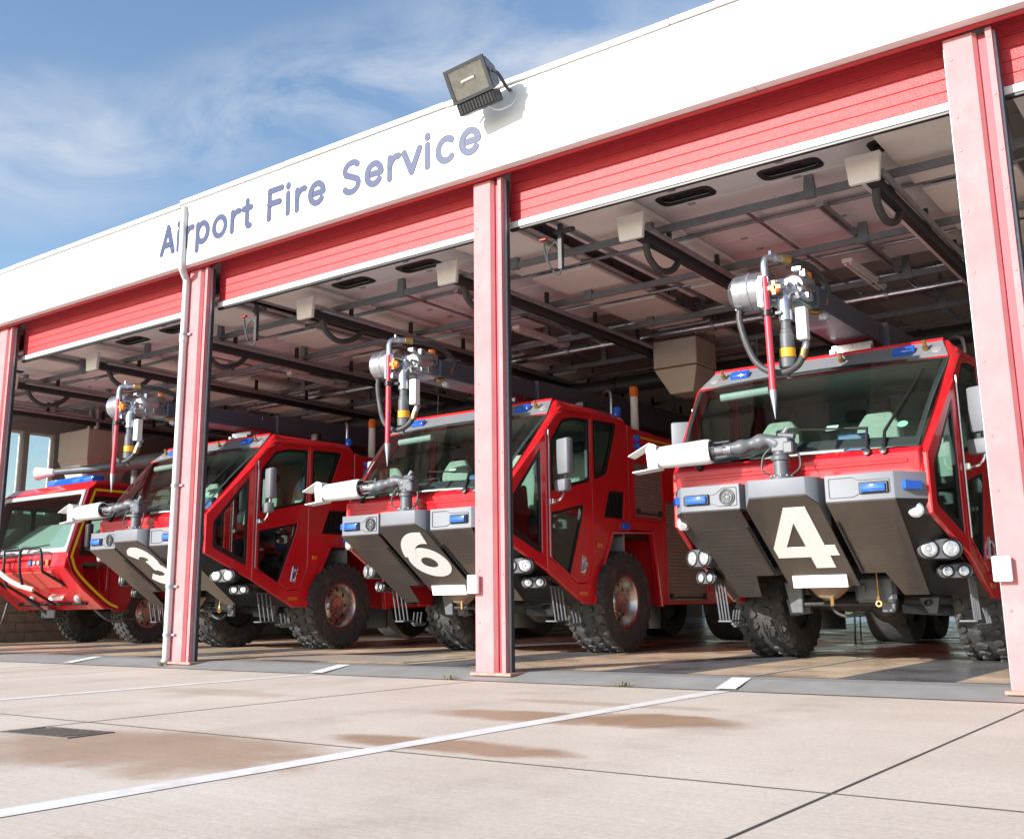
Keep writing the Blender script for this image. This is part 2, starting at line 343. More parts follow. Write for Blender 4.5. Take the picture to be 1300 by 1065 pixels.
def thing(name, label, cat, loc=(0, 0, 0), group=None, rot=(0, 0, 0)):
    o = bpy.data.objects.new(name, None); COL.objects.link(o); o.location = loc; o.rotation_euler = rot
    return tag(o, label, cat, group)
def tag(o, label, cat, group=None):
    o['label'] = label; o['category'] = cat
    if group: o['group'] = group
    return o
def struct(o): o['kind'] = 'structure'; return o
def copy_tree(o, parent=None):
    c = o.copy(); COL.objects.link(c); c.parent = parent
    for ch in list(o.children): copy_tree(ch, c)
    return c
def rnd_poly(pts, r, n=4):
    """round the corners of a 2-D polygon"""
    out = []
    k = len(pts)
    for i in range(k):
        p0, p, p1 = Vector(pts[i - 1]), Vector(pts[i]), Vector(pts[(i + 1) % k])
        a = (p0 - p); b = (p1 - p); rr_ = min(r, a.length * .45, b.length * .45)
        A = p + a.normalized() * rr_; B = p + b.normalized() * rr_
        for j in range(n + 1):
            t_ = j / n; out.append(tuple(A * (1 - t_) ** 2 + p * 2 * t_ * (1 - t_) + B * t_ ** 2))
    return out
def stadium(w_, h_, n=8):
    r = h_ / 2; pts = []
    for i in range(n + 1): a = -PI / 2 + PI * i / n; pts.append((w_ / 2 - r + r * math.cos(a), r * math.sin(a)))
    for i in range(n + 1): a = PI / 2 + PI * i / n; pts.append((-w_ / 2 + r + r * math.cos(a), r * math.sin(a)))
    return pts
def smooth_path(P, n=6):
    """Catmull-Rom through points"""
    P = [Vector(p) for p in P]; out = []
    for i in range(len(P) - 1):
        a, b, c, d = P[max(i - 1, 0)], P[i], P[i + 1], P[min(i + 2, len(P) - 1)]
        for j in range(n):
            t_ = j / n
            out.append(.5 * ((2 * b) + (c - a) * t_ + (2 * a - 5 * b + 4 * c - d) * t_ ** 2 + (3 * b - a - 3 * c + d) * t_ ** 3))
    out.append(P[-1]); return out

# ================================================================== SETTING
def ragged_line(x0, y0, x1, y1, wd, z0, z1, seed):
    rr = random.Random(seed); nseg = 40; vs = []; fs = []
    d = Vector((x1 - x0, y1 - y0)); nn = Vector((-d.y, d.x)).normalized()
    for i in range(nseg + 1):
        t_ = i / nseg; p = Vector((x0, y0)) + d * t_; z = z0 + (z1 - z0) * t_
        a = wd / 2 * (1 + rr.uniform(-.07, .07)); c = wd / 2 * (1 + rr.uniform(-.07, .07))
        vs += [(p.x + nn.x * a, p.y + nn.y * a, z), (p.x - nn.x * c, p.y - nn.y * c, z)]
    for i in range(nseg): fs.append((2 * i, 2 * i + 1, 2 * i + 3, 2 * i + 2))
    return MB().add(vs, fs)

ZA = -0.075        # apron level below the station floor
FY = 9.11          # facade line
PX = [-22.9, -17.62, -12.25, -6.925, -1.61, 3.7]   # pillar centres
g = MB().add([(-1500, -1500, 0), (1500, -1500, 0), (1500, 1500, 0), (-1500, 1500, 0)], [(0, 1, 2, 3)]).build('ground', mat('grass_land', (.10, .12, .05), .9, var=.3, vscale=.1), smooth=0, loc=(0, 0, -.14)); struct(g)
ap = MB().add([(-70, -60, ZA - .0025), (60, -60, ZA - .0025), (60, 8.86, ZA - .0025), (-70, 8.86, ZA - .0025)], [(0, 1, 2, 3)]).build('apron', mat('joint_filler', (.05, .042, .037), .95), smooth=0); struct(ap)
xs = [-40, -28.3, -22.9, -17.6, -12.3, -6.95, -1.62, 3.7, 9, 14.3, 25]
ys = [-30, -18, -10, -4.6, -.2, 4.42, 8.85]
for i in range(len(xs) - 1):
    for j in range(len(ys) - 1):
        gx = .006; b = MB()
        x0, x1, y0, y1 = xs[i] + gx, xs[i + 1] - gx, ys[j] + gx, ys[j + 1] - gx
        dz = random.uniform(-.0004, .0004)
        b.box(((x0 + x1) / 2, (y0 + y1) / 2, ZA - .010 + dz), (x1 - x0, y1 - y0, .02), bev=0)
        b.build('concrete_slab', APRON, ap, smooth=0)
for x in xs[3:9]:
    ragged_line(x, -6, x, 8.85, .016, ZA + .0018, ZA + .0018, int(x * 7)).build('joint_seal', mat('bitumen', (.06, .05, .045), .9), ap, smooth=0)
ragged_line(-24, 8.853, 14, 8.853, .03, ZA + .0055, ZA + .0055, 77).build('joint_seal', mat('rusty_joint', (.10, .065, .045), .9, var=.5, vscale=3), ap, smooth=0)
for y in ys[3:6]:
    ragged_line(-30, y, 14, y, .013, ZA + .0023, ZA + .0023, int(y * 7)).build('joint_seal', mat('bitumen_b', (.13, .105, .085), .9, var=.5, vscale=1.5), ap, smooth=0)
# threshold: concrete ramp between apron and station floor
prof = [(8.86, -.20), (8.86, ZA + .004), (9.02, ZA + .022), (9.40, -.004), (9.74, -.002), (9.74, -.20)]
vs = []; 
for x in (-24, 14): vs += [(x, y, z) for y, z in prof]
n = len(prof)
th = MB().add(vs, [(i, (i + 1) % n, n + (i + 1) % n, n + i) for i in range(n)] + [tuple(range(n)), tuple(range(2 * n - 1, n - 1, -1))]).build('threshold', THRESH, smooth=0); struct(th)
fl = MB().add([(-24, 9.72, 0), (14, 9.72, 0), (14, 46, 0), (-24, 46, 0)], [(0, 1, 2, 3)]).build('floor', FLOOR, smooth=0, loc=(0, 0, .002)); struct(fl)
for k, cx in enumerate((-4.17, -9.38, -14.6)):
    struct(ragged_line(cx, -3.0, cx, 8.84, .165, ZA + .0030, ZA + .0030, k).build('painted_line', LINE, smooth=0))
    struct(ragged_line(cx + .02, 8.875, cx - .06, 9.42, .185, ZA + .020, .006, k + 9).build('painted_line', LINE, smooth=0))
    struct(ragged_line(cx - .08, 9.80, cx - .08, 16, .07, .007, .007, k + 20).build('painted_line', mat('worn_line', (.50, .45, .38), .5, var=.2), smooth=0))
# grating plate set in the floor in front of the middle bay
gp = MB().box((0, 0, .003), (3.1, 1.25, .006), bev=.002)
gp = gp.build('tread_plate', mat('plate_steel', (.30, .26, .22), .4, metal=.4, var=.15), smooth=0, loc=(-10.55, 10.62, .004))
tag(gp, 'studded steel tread plate set in the station floor', 'tread plate')
st = MB()
for i in range(62):
    for j in range(25):
        x = -1.52 + i * .05 + (.025 if j % 2 else 0); y = -.60 + j * .05
        st.add([(x - .017, y, .0062), (x, y - .012, .0062), (x + .017, y, .0062), (x, y + .012, .0062), (x, y, .014)], [(0, 1, 4), (1, 2, 4), (2, 3, 4), (3, 0, 4)])
o = st.build('stud', mat('stud_steel', (.42, .36, .30), .35, metal=.5), gp, smooth=0); o['kind'] = 'stuff'
# drain grate
dg = thing('drain_grate', 'rusty iron drain grate with slanted bars in the concrete apron', 'drain grate', (-6.55, 3.95, ZA - .004), rot=(0, 0, rad(4))); dg.scale = (.8, .75, 1)
b = MB()
for s_ in (-1, 1):
    b.box((s_ * .42, 0, .004), (.05, .46, .012), bev=.002); b.box((0, s_ * .205, .004), (.79, .05, .012), bev=.002)
b.build('frame', IRON, dg, smooth=0)
MB().box((0, 0, -.006), (.80, .37, .008)).build('pit', BLACK, dg, smooth=0)
for i in range(8):
    MB().box((-.33 + i * .094, 0, .006), (.04, .40, .012), rot=(0, 0, rad(-24)), bev=.003).build('bar', IRON, dg, smooth=0)

# ------------------------------------------------------------------ fire station
fs_ = thing('fire_station', 'long white and red fire station with open bays', 'building', (0, 0, 0))
# fascia panels
fx = [-24.5, -20.0, -12.53, -3.55, 5.5, 14]
for i in range(len(fx) - 1):
    zt = 6.52 if fx[i] < -12.6 else 6.56
    b = MB().box(((fx[i] + fx[i + 1]) / 2, FY - .12, (5.60 + zt) / 2), (fx[i + 1] - fx[i] - (.05 if i == 1 else .006), .12, zt - 5.60), bev=.004)
    b.build('fascia_panel', FASC, fs_, smooth=0)
    xa = fx[i]; kk = 0
    while xa < fx[i + 1] - .1:      # coping in short uneven lengths
        xb = min(xa + random.uniform(2.2, 3.2), fx[i + 1])
        dz = random.uniform(-.006, .006)
        MB().box(((xa + xb) / 2, FY - .10, zt + .035 + dz), (xb - xa - .008, .24, .06), bev=.006).build('coping', FASC, fs_, smooth=0)
        xa = xb
MB().box((-5.2, FY - .045, 5.585), (38, .03, .04), bev=.004).build('soffit_trim', REDTRIM, fs_, smooth=0)
MB().box((-5.2, FY + .42, 6.24), (38.2, .16, .7)).build('lintel_beam', REDTRIM, fs_, smooth=0)
# pillars: pressed channel section, two flat faces and a red groove
rivet_me = MB().lathe([(0, -.006), (.009, -.006), (.013, 0)], (0, 0, 0), (0, 1, 0), 8).mesh('rivet', mat('rivet_zinc', (.30, .16, .16), .5, metal=.2), 0)
def pillar(cx):
    w0 = .225; y0 = FY
    b = MB()
    secL = [(-w0, y0 + .06), (-w0, y0), (.015, y0), (.045, y0 + .045), (.045, y0 + .06)]
    secR = [(.115, y0 + .06), (.115, y0 + .045), (.125, y0), (.175, y0), (.175, y0 + .06)]
    root = None
    for sec in (secL, secR):
        k = len(sec)
        b.add([(x, y, ZA + .06) for x, y in sec] + [(x, y, 5.56) for x, y in sec], [(i, (i + 1) % k, k + (i + 1) % k, k + i) for i in range(k)] + [tuple(range(k)), tuple(range(2 * k - 1, k - 1, -1))])
    p = b.build('pillar', PINK, fs_, smooth=0, loc=(cx, 0, 0))
    MB().box((-.02, y0 + .105, 2.74), (.36, .08, 5.60)).build('groove', GROOVE, p, smooth=0)
    MB().box((0, y0 + .09, ZA + .055), (.54, .28, .03), bev=.004).build('base_plate', mat('rusty_pink', (.48, .25, .2), .8, var=.25, vscale=12), p, smooth=0)
    for z in range(10):
        for dx in (-.17, .152):
            zz = .5 + z * .55 + (dx > 0) * .12 + random.uniform(-.16, .16)
            obj_of(rivet_me, 'rivet', p, (dx, y0, zz))
    for s_ in (-1, 1):
        MB().box((s_ * (w0 - (.05 if s_ > 0 else 0) + .004), y0 + .078, 2.72), (.030, .03, 5.68), bev=.004).build('door_guide', STEEL, p, smooth=0)
        MB().box((s_ * (w0 - (.05 if s_ > 0 else 0) + .010), y0 + .115, 2.72), (.034, .03, 5.65)).build('guide_seal', DSTEEL, p, smooth=0)
    return p
for cx in PX: pillar(cx)
# small white box fixed to pillars
for cx, zz in ((-6.925 - .215, .92), (-1.61 - .19, .93)):
    t_ = MB().box((0, 0, 0), (.14, .05, .20), bev=.008).box((0, .035, 0), (.05, .05, .08)).build('sensor_box', WHITE, smooth=0, loc=(cx, FY - .055, zz))
    tag(t_, 'small white sensor box on the ' + ('pillar between trucks numbered 6 and 4' if cx < -4 else 'pillar beside truck number 4'), 'sensor box')
# downpipe on the second pillar
dp = thing('downpipe', 'grey plastic rainwater downpipe fixed to a red pillar', 'pipe', (-12.50, FY - .045, 0))
MB().tube([(.09, -.17, 6.50), (.09, -.17, 5.64), (.08, -.15, 5.56), (0, 0, 5.42), (0, 0, .02), (-.02, -.02, -.02)], .052, 14).build('pipe', PVC, dp)
MB().box((.13, -.10, 6.47), (.14, .10, .14), bev=.01).build('hopper', PVC, dp)
for z in (4.6, 2.4, 1.0, .35):
    MB().lathe([(.052, -.02), (.064, -.02), (.064, .02), (.052, .02)], (0, 0, z), (0, 0, 1), 14).box((.09, .03, z), (.09, .04, .03)).build('bracket', STEEL, dp)
MB().lathe([(.054, -.06), (.062, -.05), (.062, .05), (.054, .06)], (0, 0, 4.55), (0, 0, 1), 14).build('coupling', PVC, dp)

# lettering on the fascia: rounded strokes in a unit cap height of 1
def arc(cx, cy, rx_, ry_, a0, a1, n=14): return [(cx + rx_ * math.cos(rad(a0 + (a1 - a0) * i / n)), cy + ry_ * math.sin(rad(a0 + (a1 - a0) * i / n))) for i in range(n + 1)]
GL = {
 'A': (.66, [[(.05, 0), (.33, 1)], [(.33, 1), (.61, 0)], [(.16, .30), (.50, .30)]]),
 'i': (.28, [[(.12, 0), (.12, .70)], [(.12, .94), (.12, 1.0)]]),
 'r': (.46, [[(.12, 0), (.12, .70)], [(.12, .44)] + arc(.36, .42, .22, .27, 150, 75, 8)]),
 'p': (.70, [[(.12, -.28), (.12, .70)], arc(.36, .35, .24, .35, 0, 360, 24)]),
 'o': (.72, [arc(.36, .35, .26, .35, 0, 360, 24)]),
 't': (.46, [[(.22, .95), (.22, .14), (.27, .03), (.36, .01)], [(.06, .68), (.38, .68)]]),
 'F': (.68, [[(.12, 0), (.12, 1)], [(.12, 1), (.62, 1)], [(.12, .53), (.54, .53)]]),
 'e': (.70, [[(.13, .36), (.58, .36)], arc(.355, .36, .25, .34, 2, 318, 24)]),
 'S': (.74, [arc(.37, .755, .25, .245, 35, 200, 12)[:-1] + [(.16, .62), (.37, .51), (.56, .40)] + arc(.36, .255, .26, .255, 20, -150, 12)]),
 'v': (.64, [[(.06, .70), (.32, 0)], [(.32, 0), (.58, .70)]]),
 'c': (.66, [arc(.36, .35, .26, .35, 48, 312, 20)]),
}
sg = thing('sign_lettering', 'slate blue Airport Fire Service lettering along the white fascia', 'sign', (-12.98, FY - .182, 5.885))
text = 'Airport Fire Service'; capH = .40
tot = sum(GL[c][0] if c != ' ' else .42 for c in text) + .085 * len(text)
sx = 6.13 / tot; cur = 0
for ch in text:
    if ch == ' ': cur += .42 + .085; continue
    wd, strokes = GL[ch]; b = MB()
    for j, stt in enumerate(strokes):
        P_ = [((cur + x) * sx, 0, z * capH) for x, z in stt]
        q = []
        for a_, c_ in zip(P_, P_[1:]):      # resample so ends are round
            a_ = Vector(a_); c_ = Vector(c_); q.append(a_)
            for s_ in (.08, .92):
                if (c_ - a_).length > .12: q.append(a_.lerp(c_, s_))
        q.append(Vector(P_[-1]))
        w_ = .044
        d0 = (q[0] - q[1]).normalized(); d1_ = (q[-1] - q[-2]).normalized()
        closed = (q[0] - q[-1]).length < .01
        if closed: path = q; rs = [w_] * len(q)
        else:
            path = [q[0] + d0 * w_ * .98, q[0] + d0 * w_ * .80, q[0] + d0 * w_ * .45] + q + [q[-1] + d1_ * w_ * .45, q[-1] + d1_ * w_ * .80, q[-1] + d1_ * w_ * .98]
            rs = [w_ * .15, w_ * .6, w_ * .9] + [w_] * len(q) + [w_ * .9, w_ * .6, w_ * .15]
        # flat ribbon with thickness
        vs = []; fs2 = []
        for i, p in enumerate(path):
            d = (path[min(i + 1, len(path) - 1)] - path[max(i - 1, 0)]).normalized()
            if closed and i in (0, len(path) - 1): d = (path[1] - path[-2]).normalized()
            if not closed and 0 < i < len(path) - 1:
                a1_ = (path[i] - path[i - 1]).normalized(); a2_ = (path[i + 1] - path[i]).normalized()
                h_ = max(.5, math.sqrt(max(.0, (1 + a1_.dot(a2_)) / 2))); rs[i] = rs[i] / h_ if h_ > .85 else rs[i]
            nn = Vector((-d.z, 0, d.x)); yo = -.0035 * (j + 1)
            vs += [p + nn * rs[i] + Vector((0, yo, 0)), p - nn * rs[i] + Vector((0, yo, 0)), p - nn * rs[i], p + nn * rs[i]]
        for i in range(len(path) - 1):
            a_ = 4 * i
            for k in range(4): fs2.append((a_ + k, a_ + (k + 1) % 4, a_ + 4 + (k + 1) % 4, a_ + 4 + k))
        fs2 += [(0, 1, 2, 3), tuple(4 * (len(path) - 1) + k for k in (3, 2, 1, 0))]
        b.add(vs, fs2)
    b.build('letter', LETTER, sg, smooth=0)
    cur += wd + .085

# floodlight on a bracket above the lettering
fd = thing('floodlight', 'dark grey square floodlight on a bracket over the white fascia', 'floodlight', (-6.70, 8.50, 6.51), rot=(rad(26), rad(-6), rad(2))); fd.scale = (1.30, .95, 1.08)
hw, hh = .20, .17
MB().hull([(-hw, -.06, -hh), (hw, -.06, -hh), (hw, -.06, hh), (-hw, -.06, hh), (-hw, .02, -hh), (hw, .02, -hh), (hw, .02, hh), (-hw, .02, hh), (-hw, .16, -.13), (hw, .16, -.13), (-hw, .17, .06), (hw, .17, .06)], bev=.008).build('housing', mat('lamp_housing', (.16, .165, .18), .5, var=.15), fd, smooth=30)
fd_o = fd
fr_ = MB().plate([(-hw - .012, -hh - .012), (hw + .012, -hh - .012), (hw + .012, hh + .012), (-hw - .012, hh + .012)], [[(-hw + .02, -hh + .02), (hw - .02, -hh + .02), (hw - .02, hh - .02), (-hw + .02, hh - .02)]], basis((0, -.068, 0), (1, 0, 0), (0, 0, 1)), .03).build('front_frame', DSTEEL, fd, smooth=0)
rf_ = MB(); a_ = [(-.18, -.063, -.15), (.18, -.063, -.15), (.18, -.063, .15), (-.18, -.063, .15)]
a2 = [(-.09, -.0605, -.06), (.09, -.0605, -.06), (.09, -.0605, .07), (-.09, -.0605, .07)]
for i in range(4): rf_.add([a_[i], a_[(i + 1) % 4], Vector(a2[(i + 1) % 4]), Vector(a2[i])], [(0, 1, 2, 3)])
rf_.add(a2, [(0, 1, 2, 3)]); rf_.build('reflector', mat('reflector', (.55, .47, .40), .35, metal=.6, var=.3, vscale=9), fd, smooth=0)
MB().tube([(-.07, -.072, .01), (.07, -.072, .01)], .016, 10).lathe([(.0, 0), (.035, 0), (.035, .01), (0, .01)], (-.08, -.068, .01), (0, -1, 0), 14).build('bulb', mat('bulb', (.5, .45, .4), .2), fd)
MB().box((0, -.078, 0), (.37, .004, .31)).build('glass', PLAIN, fd, smooth=0)
b = MB().box((0, .02, -hh - .075), (.40, .17, .125), bev=.008)
b.build('gear_box', BLACK, fd, smooth=0)
b = MB()
for i in range(11): b.box((-.16 + i * .032, -.068, -hh - .075), (.012, .014, .10))
b.build('cooling_fin', DSTEEL, fd, smooth=0)
MB().tube(smooth_path([(.22, 0, 0), (.26, .02, -.05), (.26, .12, -.20), (.22, .30, -.22), (.12, .50, -.18)]), .016, 8).tube([(-.22, 0, 0), (-.24, .1, -.2), (.1, .42, -.2)], .014, 8).build('bracket', DSTEEL, fd)
MB().tube(smooth_path([(.05, .05, -.30), (.12, .10, -.38), (.22, .25, -.36), (.26, .36, -.26), (.24, .44, -.24)]), .008, 6).build('cable', WHITE, fd)
for s_ in (-1, 1): MB().box((s_ * .21, -.05, .02), (.02, .03, .05)).build('clip', DSTEEL, fd, smooth=0)

# ------------------------------------------------------------------ overhead doors
hinge_me = MB().box((0, 0, 0), (.09, .05, .014), bev=.003).mesh('hinge', STEEL, 0)
def oval(w_, h_): return rnd_poly([(-w_ / 2, -h_ / 2), (w_ / 2, -h_ / 2), (w_ / 2, h_ / 2), (-w_ / 2, h_ / 2)], .11, 5)
NAMES = ['left end bay', 'bay of truck number 3', 'bay of truck number 6', 'bay of truck number 4', 'bay past truck number 4']
for k in range(5):
    xa, xb = PX[k] + .12, PX[k + 1] - .12; cx = (xa + xb) / 2; wdt = xb - xa
    d = thing('overhead_door', 'raised red sectional door with a white bottom rail over the ' + NAMES[k], 'overhead door', (cx, FY, 5.0))
    for i in range(9):
        MB().box((0, .285 + (.0015 if i % 2 else 0), .085 + .12 * i + .06), (wdt, .045, .117), bev=.005).build('slat', HEAD, d, smooth=0)
    MB().box((0, .27, .045), (wdt, .075, .075), bev=.006).build('bottom_rail', WHITE, d, smooth=0)
    MB().box((0, .27, -.01), (wdt, .05, .032), bev=.006).build('rubber_seal', BLACK, d, smooth=0)
    for s_ in (-1, 1):      # curved side tracks and the torsion shaft
        xx = s_ * (wdt / 2 - .20)
        MB().tube(smooth_path([(xx, .36, .08), (xx, .42, .16), (xx, .62, .22), (xx, 1.2, .23), (xx, 5.0, .24)], 5), .028, 6).build('side_track', STEEL, d)
    MB().cyl((-wdt / 2 + .2, .44, .62), (wdt / 2 - .2, .44, .62), .03, 10).build('torsion_shaft', STEEL, d)
    for i in range(9):
        yy = .71 + i * .5
        holes = []
        if i < 2: holes = [[(p[0] + q, p[1]) for p in oval(.66, .27)] for q in (-.73, .52, 1.72)]
        p = MB().plate([(-wdt / 2 + .02, -.246), (wdt / 2 - .02, -.246), (wdt / 2 - .02, .246), (-wdt / 2 + .02, .246)], holes, basis((0, yy, .30), (1, 0, 0), (0, 1, 0)), .045, .004).build('door_section', DOORW, d, smooth=0)
        if i < 2:
            for q in (-.73, .52, 1.72):
                MB().plate([(x + q, y) for x, y in oval(.70, .31)], [[(x + q, y) for x, y in oval(.58, .20)]], basis((0, yy, .272), (1, 0, 0), (0, 1, 0)), .016, .003).build('window_frame', BLACK, p, smooth=0)
                MB().plate([(x + q, y) for x, y in oval(.60, .22)], [], basis((0, yy, .30), (1, 0, 0), (0, 1, 0)), .008).build('window_pane', mat('smoked_pane', (.015, .015, .017), .12), p, smooth=0)
        for q in (-1.9, -.78, .5, 1.75): obj_of(hinge_me, 'hinge', p, (q, yy + .246, .272))

# ------------------------------------------------------------------ hall shell
MB().box((-5, 28, 6.35), (38.4, 37.2, .3)).build('roof_deck', DWALL, fs_, smooth=0)
for i in range(18):
    MB().box((-5, 10.5 + i * 2.0, 5.78), (38, 1.985, .03), bev=.003).build('ceiling_board', CEIL, fs_, smooth=0)
MB().box((-5, 28, 5.86), (38.2, 37, .05)).build('ceiling_backing', DWALL, fs_, smooth=0)
MB().box((13.9, 27.8, 3), (.3, 36.4, 6.4)).build('side_wall', DWALL, fs_, smooth=0)
# left end wall with windows
M_ = basis((-24.0, 0, 0), (0, 1, 0), (0, 0, 1))
wy = [(11.1, 11.75), (12.35, 13.0), (13.12, 13.78)]
wl = MB().plate([(9.55, -.1), (46.2, -.1), (46.2, 6.2), (9.55, 6.2)], [[(a, 2.9), (b, 2.9), (b, 4.9), (a, 4.9)] for a, b in wy], M_, .25).build('end_wall', DWALL, fs_, smooth=0)
for a, b_ in wy:
    f = MB().plate([(a, 2.9), (b_, 2.9), (b_, 4.9), (a, 4.9)], [[(a + .05, 2.95), (b_ - .05, 2.95), (b_ - .05, 4.85), (a + .05, 4.85)]], M_, .10).build('window', WHITE, fs_, smooth=0)
    MB().box((-24.0, (a + b_) / 2, 3.9), (.012, b_ - a - .1, 1.9)).build('pane', PLAIN, f, smooth=0)
# block courses at the foot of the end wall
blk = MB().box((0, 0, 0), (.06, .435, .205), bev=.006).mesh('block', BRICK, 0)
for r in range(6):
    for q in range(22):
        obj_of(blk, 'block', wl, (-23.85, 10.0 + q * .45 + (.225 if r % 2 else 0), .105 + r * .217), (0, 0, 0))
# rear wall; the middle rear doorway stands open
M_ = basis((0, 46.0, 0), (1, 0, 0), (0, 0, 1))
MB().plate([(-24.2, -.1), (13.9, -.1), (13.9, 6.2), (-24.2, 6.2)], [[(c - 2.2, .02), (c + 2.2, .02), (c + 2.2, 2.4 if abs(c + 9.58) > 1 else 3.2), (c - 2.2, 2.4 if abs(c + 9.58) > 1 else 3.2)] for c in BAY_C], M_, .25).build('rear_wall', DWALL, fs_, smooth=0)
# cross struts hung from the ceiling
hang_me = MB().hull([(sx_ * .06, sy_ * .036, sz_ * .05) for sx_ in (-1, 1) for sy_ in (-1, 1) for sz_ in (-1, 1)] + [(sx_ * .015, sy_ * .015, .66) for sx_ in (-1, 1) for sy_ in (-1, 1)]).mesh('hanger', STRUT, 0)
for i, yy in enumerate((10.62, 12.45, 14.3, 16.2, 18.2, 20.4, 22.8)):
    s_ = MB().box((-5, yy, 5.06), (37.6, .055, .085), bev=.004)
    o = s_.build('cross_strut', STRUT, fs_, smooth=0)
    for x in range(-22, 14, 2): obj_of(hang_me, 'hanger', o, (x + .35, yy, 5.06))
# door tracks / extraction rails running into the hall, two per bay
brk_me = MB().box((0, 0, 0), (.05, .05, .26)).mesh('bracket', DSTEEL, 0); clp_me = MB().box((0, 0, 0), (.025, .04, .05), bev=.004).mesh('clip', DSTEEL, 0)
def ceiling_rail(x, label, ln=12.0):
    t_ = thing('extraction_rail', label, 'rail', (x, 9.95, 4.86), group='overhead extraction rails')
    MB().box((0, ln / 2, 0), (.10, ln, .13), bev=.008).build('rail', DSTEEL, t_, smooth=0)
    MB().box((-.105, ln / 2, .09), (.05, ln, .20), bev=.006).build('side_channel', CREAM, t_, smooth=0)
    MB().cyl((.10, .2, .06), (.10, ln, .06), .035, 12).build('conduit', STEEL, t_)
    MB().hull([(-.17, -.03, -.10), (.13, -.03, -.10), (-.17, .03, -.10), (.13, .03, -.10), (-.20, -.03, .20), (.16, -.03, .20), (-.20, .03, .20), (.16, .03, .20)], bev=.008).build('end_plate', CREAM, t_, smooth=0)
    for i in range(9): obj_of(brk_me, 'bracket', t_, (0, .9 + i * 1.35, .19)); obj_of(clp_me, 'clip', t_, (-.135, .6 + i * 1.35, .06))
    MB().tube(smooth_path([(.0, .30, -.05), (-.03, .42, -.20), (-.02, .66, -.30), (.0, .95, -.22), (.0, 1.15, -.04)]), .042, 10).build('flex_hose', HOSE, t_)
    return t_
SHORT = ['striped truck bay', 'truck three bay', 'truck six bay', 'truck four bay', 'empty bay']
SIDE = ['the windowed wall', 'the plain end pillar', 'the downpipe pillar', 'the middle pillar', 'the pillar past truck four', 'the far end']
for k in range(5):
    for s_, nm in ((-1.30, 'left'), (1.36, 'right')):
        ceiling_rail(BAY_C[k] + s_, 'dark ceiling rail with cream end plate, %s, toward %s' % (SHORT[k], SIDE[k + (1 if s_ > 0 else 0)]))
# cream radiant panels hung either side of each pillar line
pn = MB().box((0, 0, 0), (.98, 1.62, .05), bev=.01).box((-.42, 0, .045), (.05, 1.5, .04)).box((.42, 0, .045), (.05, 1.5, .04))
pn_me = pn.mesh('radiant_panel', CREAM, 0)
for k in range(1, 5):
    for dx in (.95, -.62):
        for i in range(5):
            o = obj_of(pn_me, 'radiant_panel', None, (PX[k] + dx + .02 * (i % 2), 10.50 + i * 1.84, 5.20 + (.012 if dx > 0 else -.01)))
            tag(o, 'cream heating panel, %s row in, by %s, %s side' % (('first', 'second', 'third', 'fourth', 'last')[i], SIDE[k], (('striped truck', 'truck three', 'truck six', 'truck four') if dx < 0 else ('truck three', 'truck six', 'truck four', 'empty bay'))[k - 1]), 'heating panel', 'radiant heating panels')
            b = MB(); b.box((0, -.6, .28), (.02, .02, .5)).box((0, .6, .28), (.02, .02, .5)); hg = b.build('hanger', STRUT, o, smooth=0)
# round ducts across the back
for j, (yy, zz, r) in enumerate(((14.9, 5.30, .075), (15.25, 5.12, .075), (16.9, 4.75, .16))):
    o = MB().tube([(-22, yy, zz), (12, yy, zz)], r, 14).build('duct', (ALU, ALU, DSTEEL)[j], smooth=40)
    tag(o, ('thin silver duct across the hall, upper of a pair', 'thin silver duct across the hall, lower of a pair', 'thick black duct across the hall behind the silver pair')[j], 'duct')
    cm = MB().lathe([(r, -.03), (r + .02, -.025), (r + .02, .025), (r, .03)], (0, 0, 0), (1, 0, 0), 14).mesh('joint_collar', (STEEL, STEEL, DSTEEL)[j])
    for i in range(24): obj_of(cm, 'joint_collar', o, (-21 + i * 1.4, yy, zz))
for j, (xa, xb, yy, zz) in enumerate(((-22, 12, 11.45, 5.22), (-22, 12, 13.35, 5.24), (-22, 12, 17.3, 5.1), (-22, 12, 19.3, 5.15))):
    o = MB().tube([(xa, yy, zz), (xb, yy, zz)], .022, 8).tube([(xa, yy + .07, zz + .02), (xb, yy + .07, zz + .02)], .016, 8).build('conduit_run', STEEL if j % 2 else STRUT, fs_)
for k in range(5):
    for q, zz, r_ in ((-2.1, 5.28, .03), (-.35, 5.18, .022), (.45, 5.16, .05), (2.05, 5.25, .03)):
        o = MB().tube([(BAY_C[k] + q, 10.9 + .3 * (q > 0), zz), (BAY_C[k] + q, 22, zz)], r_, 8).build('conduit_run', (ALU, STRUT, DSTEEL, STEEL)[int(q * 2) % 4], fs_)
    lt = thing('strip_light', 'unlit white fluorescent batten under the ceiling, ' + SHORT[k], 'strip light', (BAY_C[k] + .1, 13.9, 5.02), group='ceiling strip lights')
    MB().box((0, 0, .05), (.14, 1.5, .06), bev=.008).build('batten', WHITE, lt, smooth=0)
    for q in (-.035, .035): MB().cyl((q, -.72, 0), (q, .72, 0), .014, 8).build('tube', mat('tube_white', (.8, .8, .78), .3), lt)
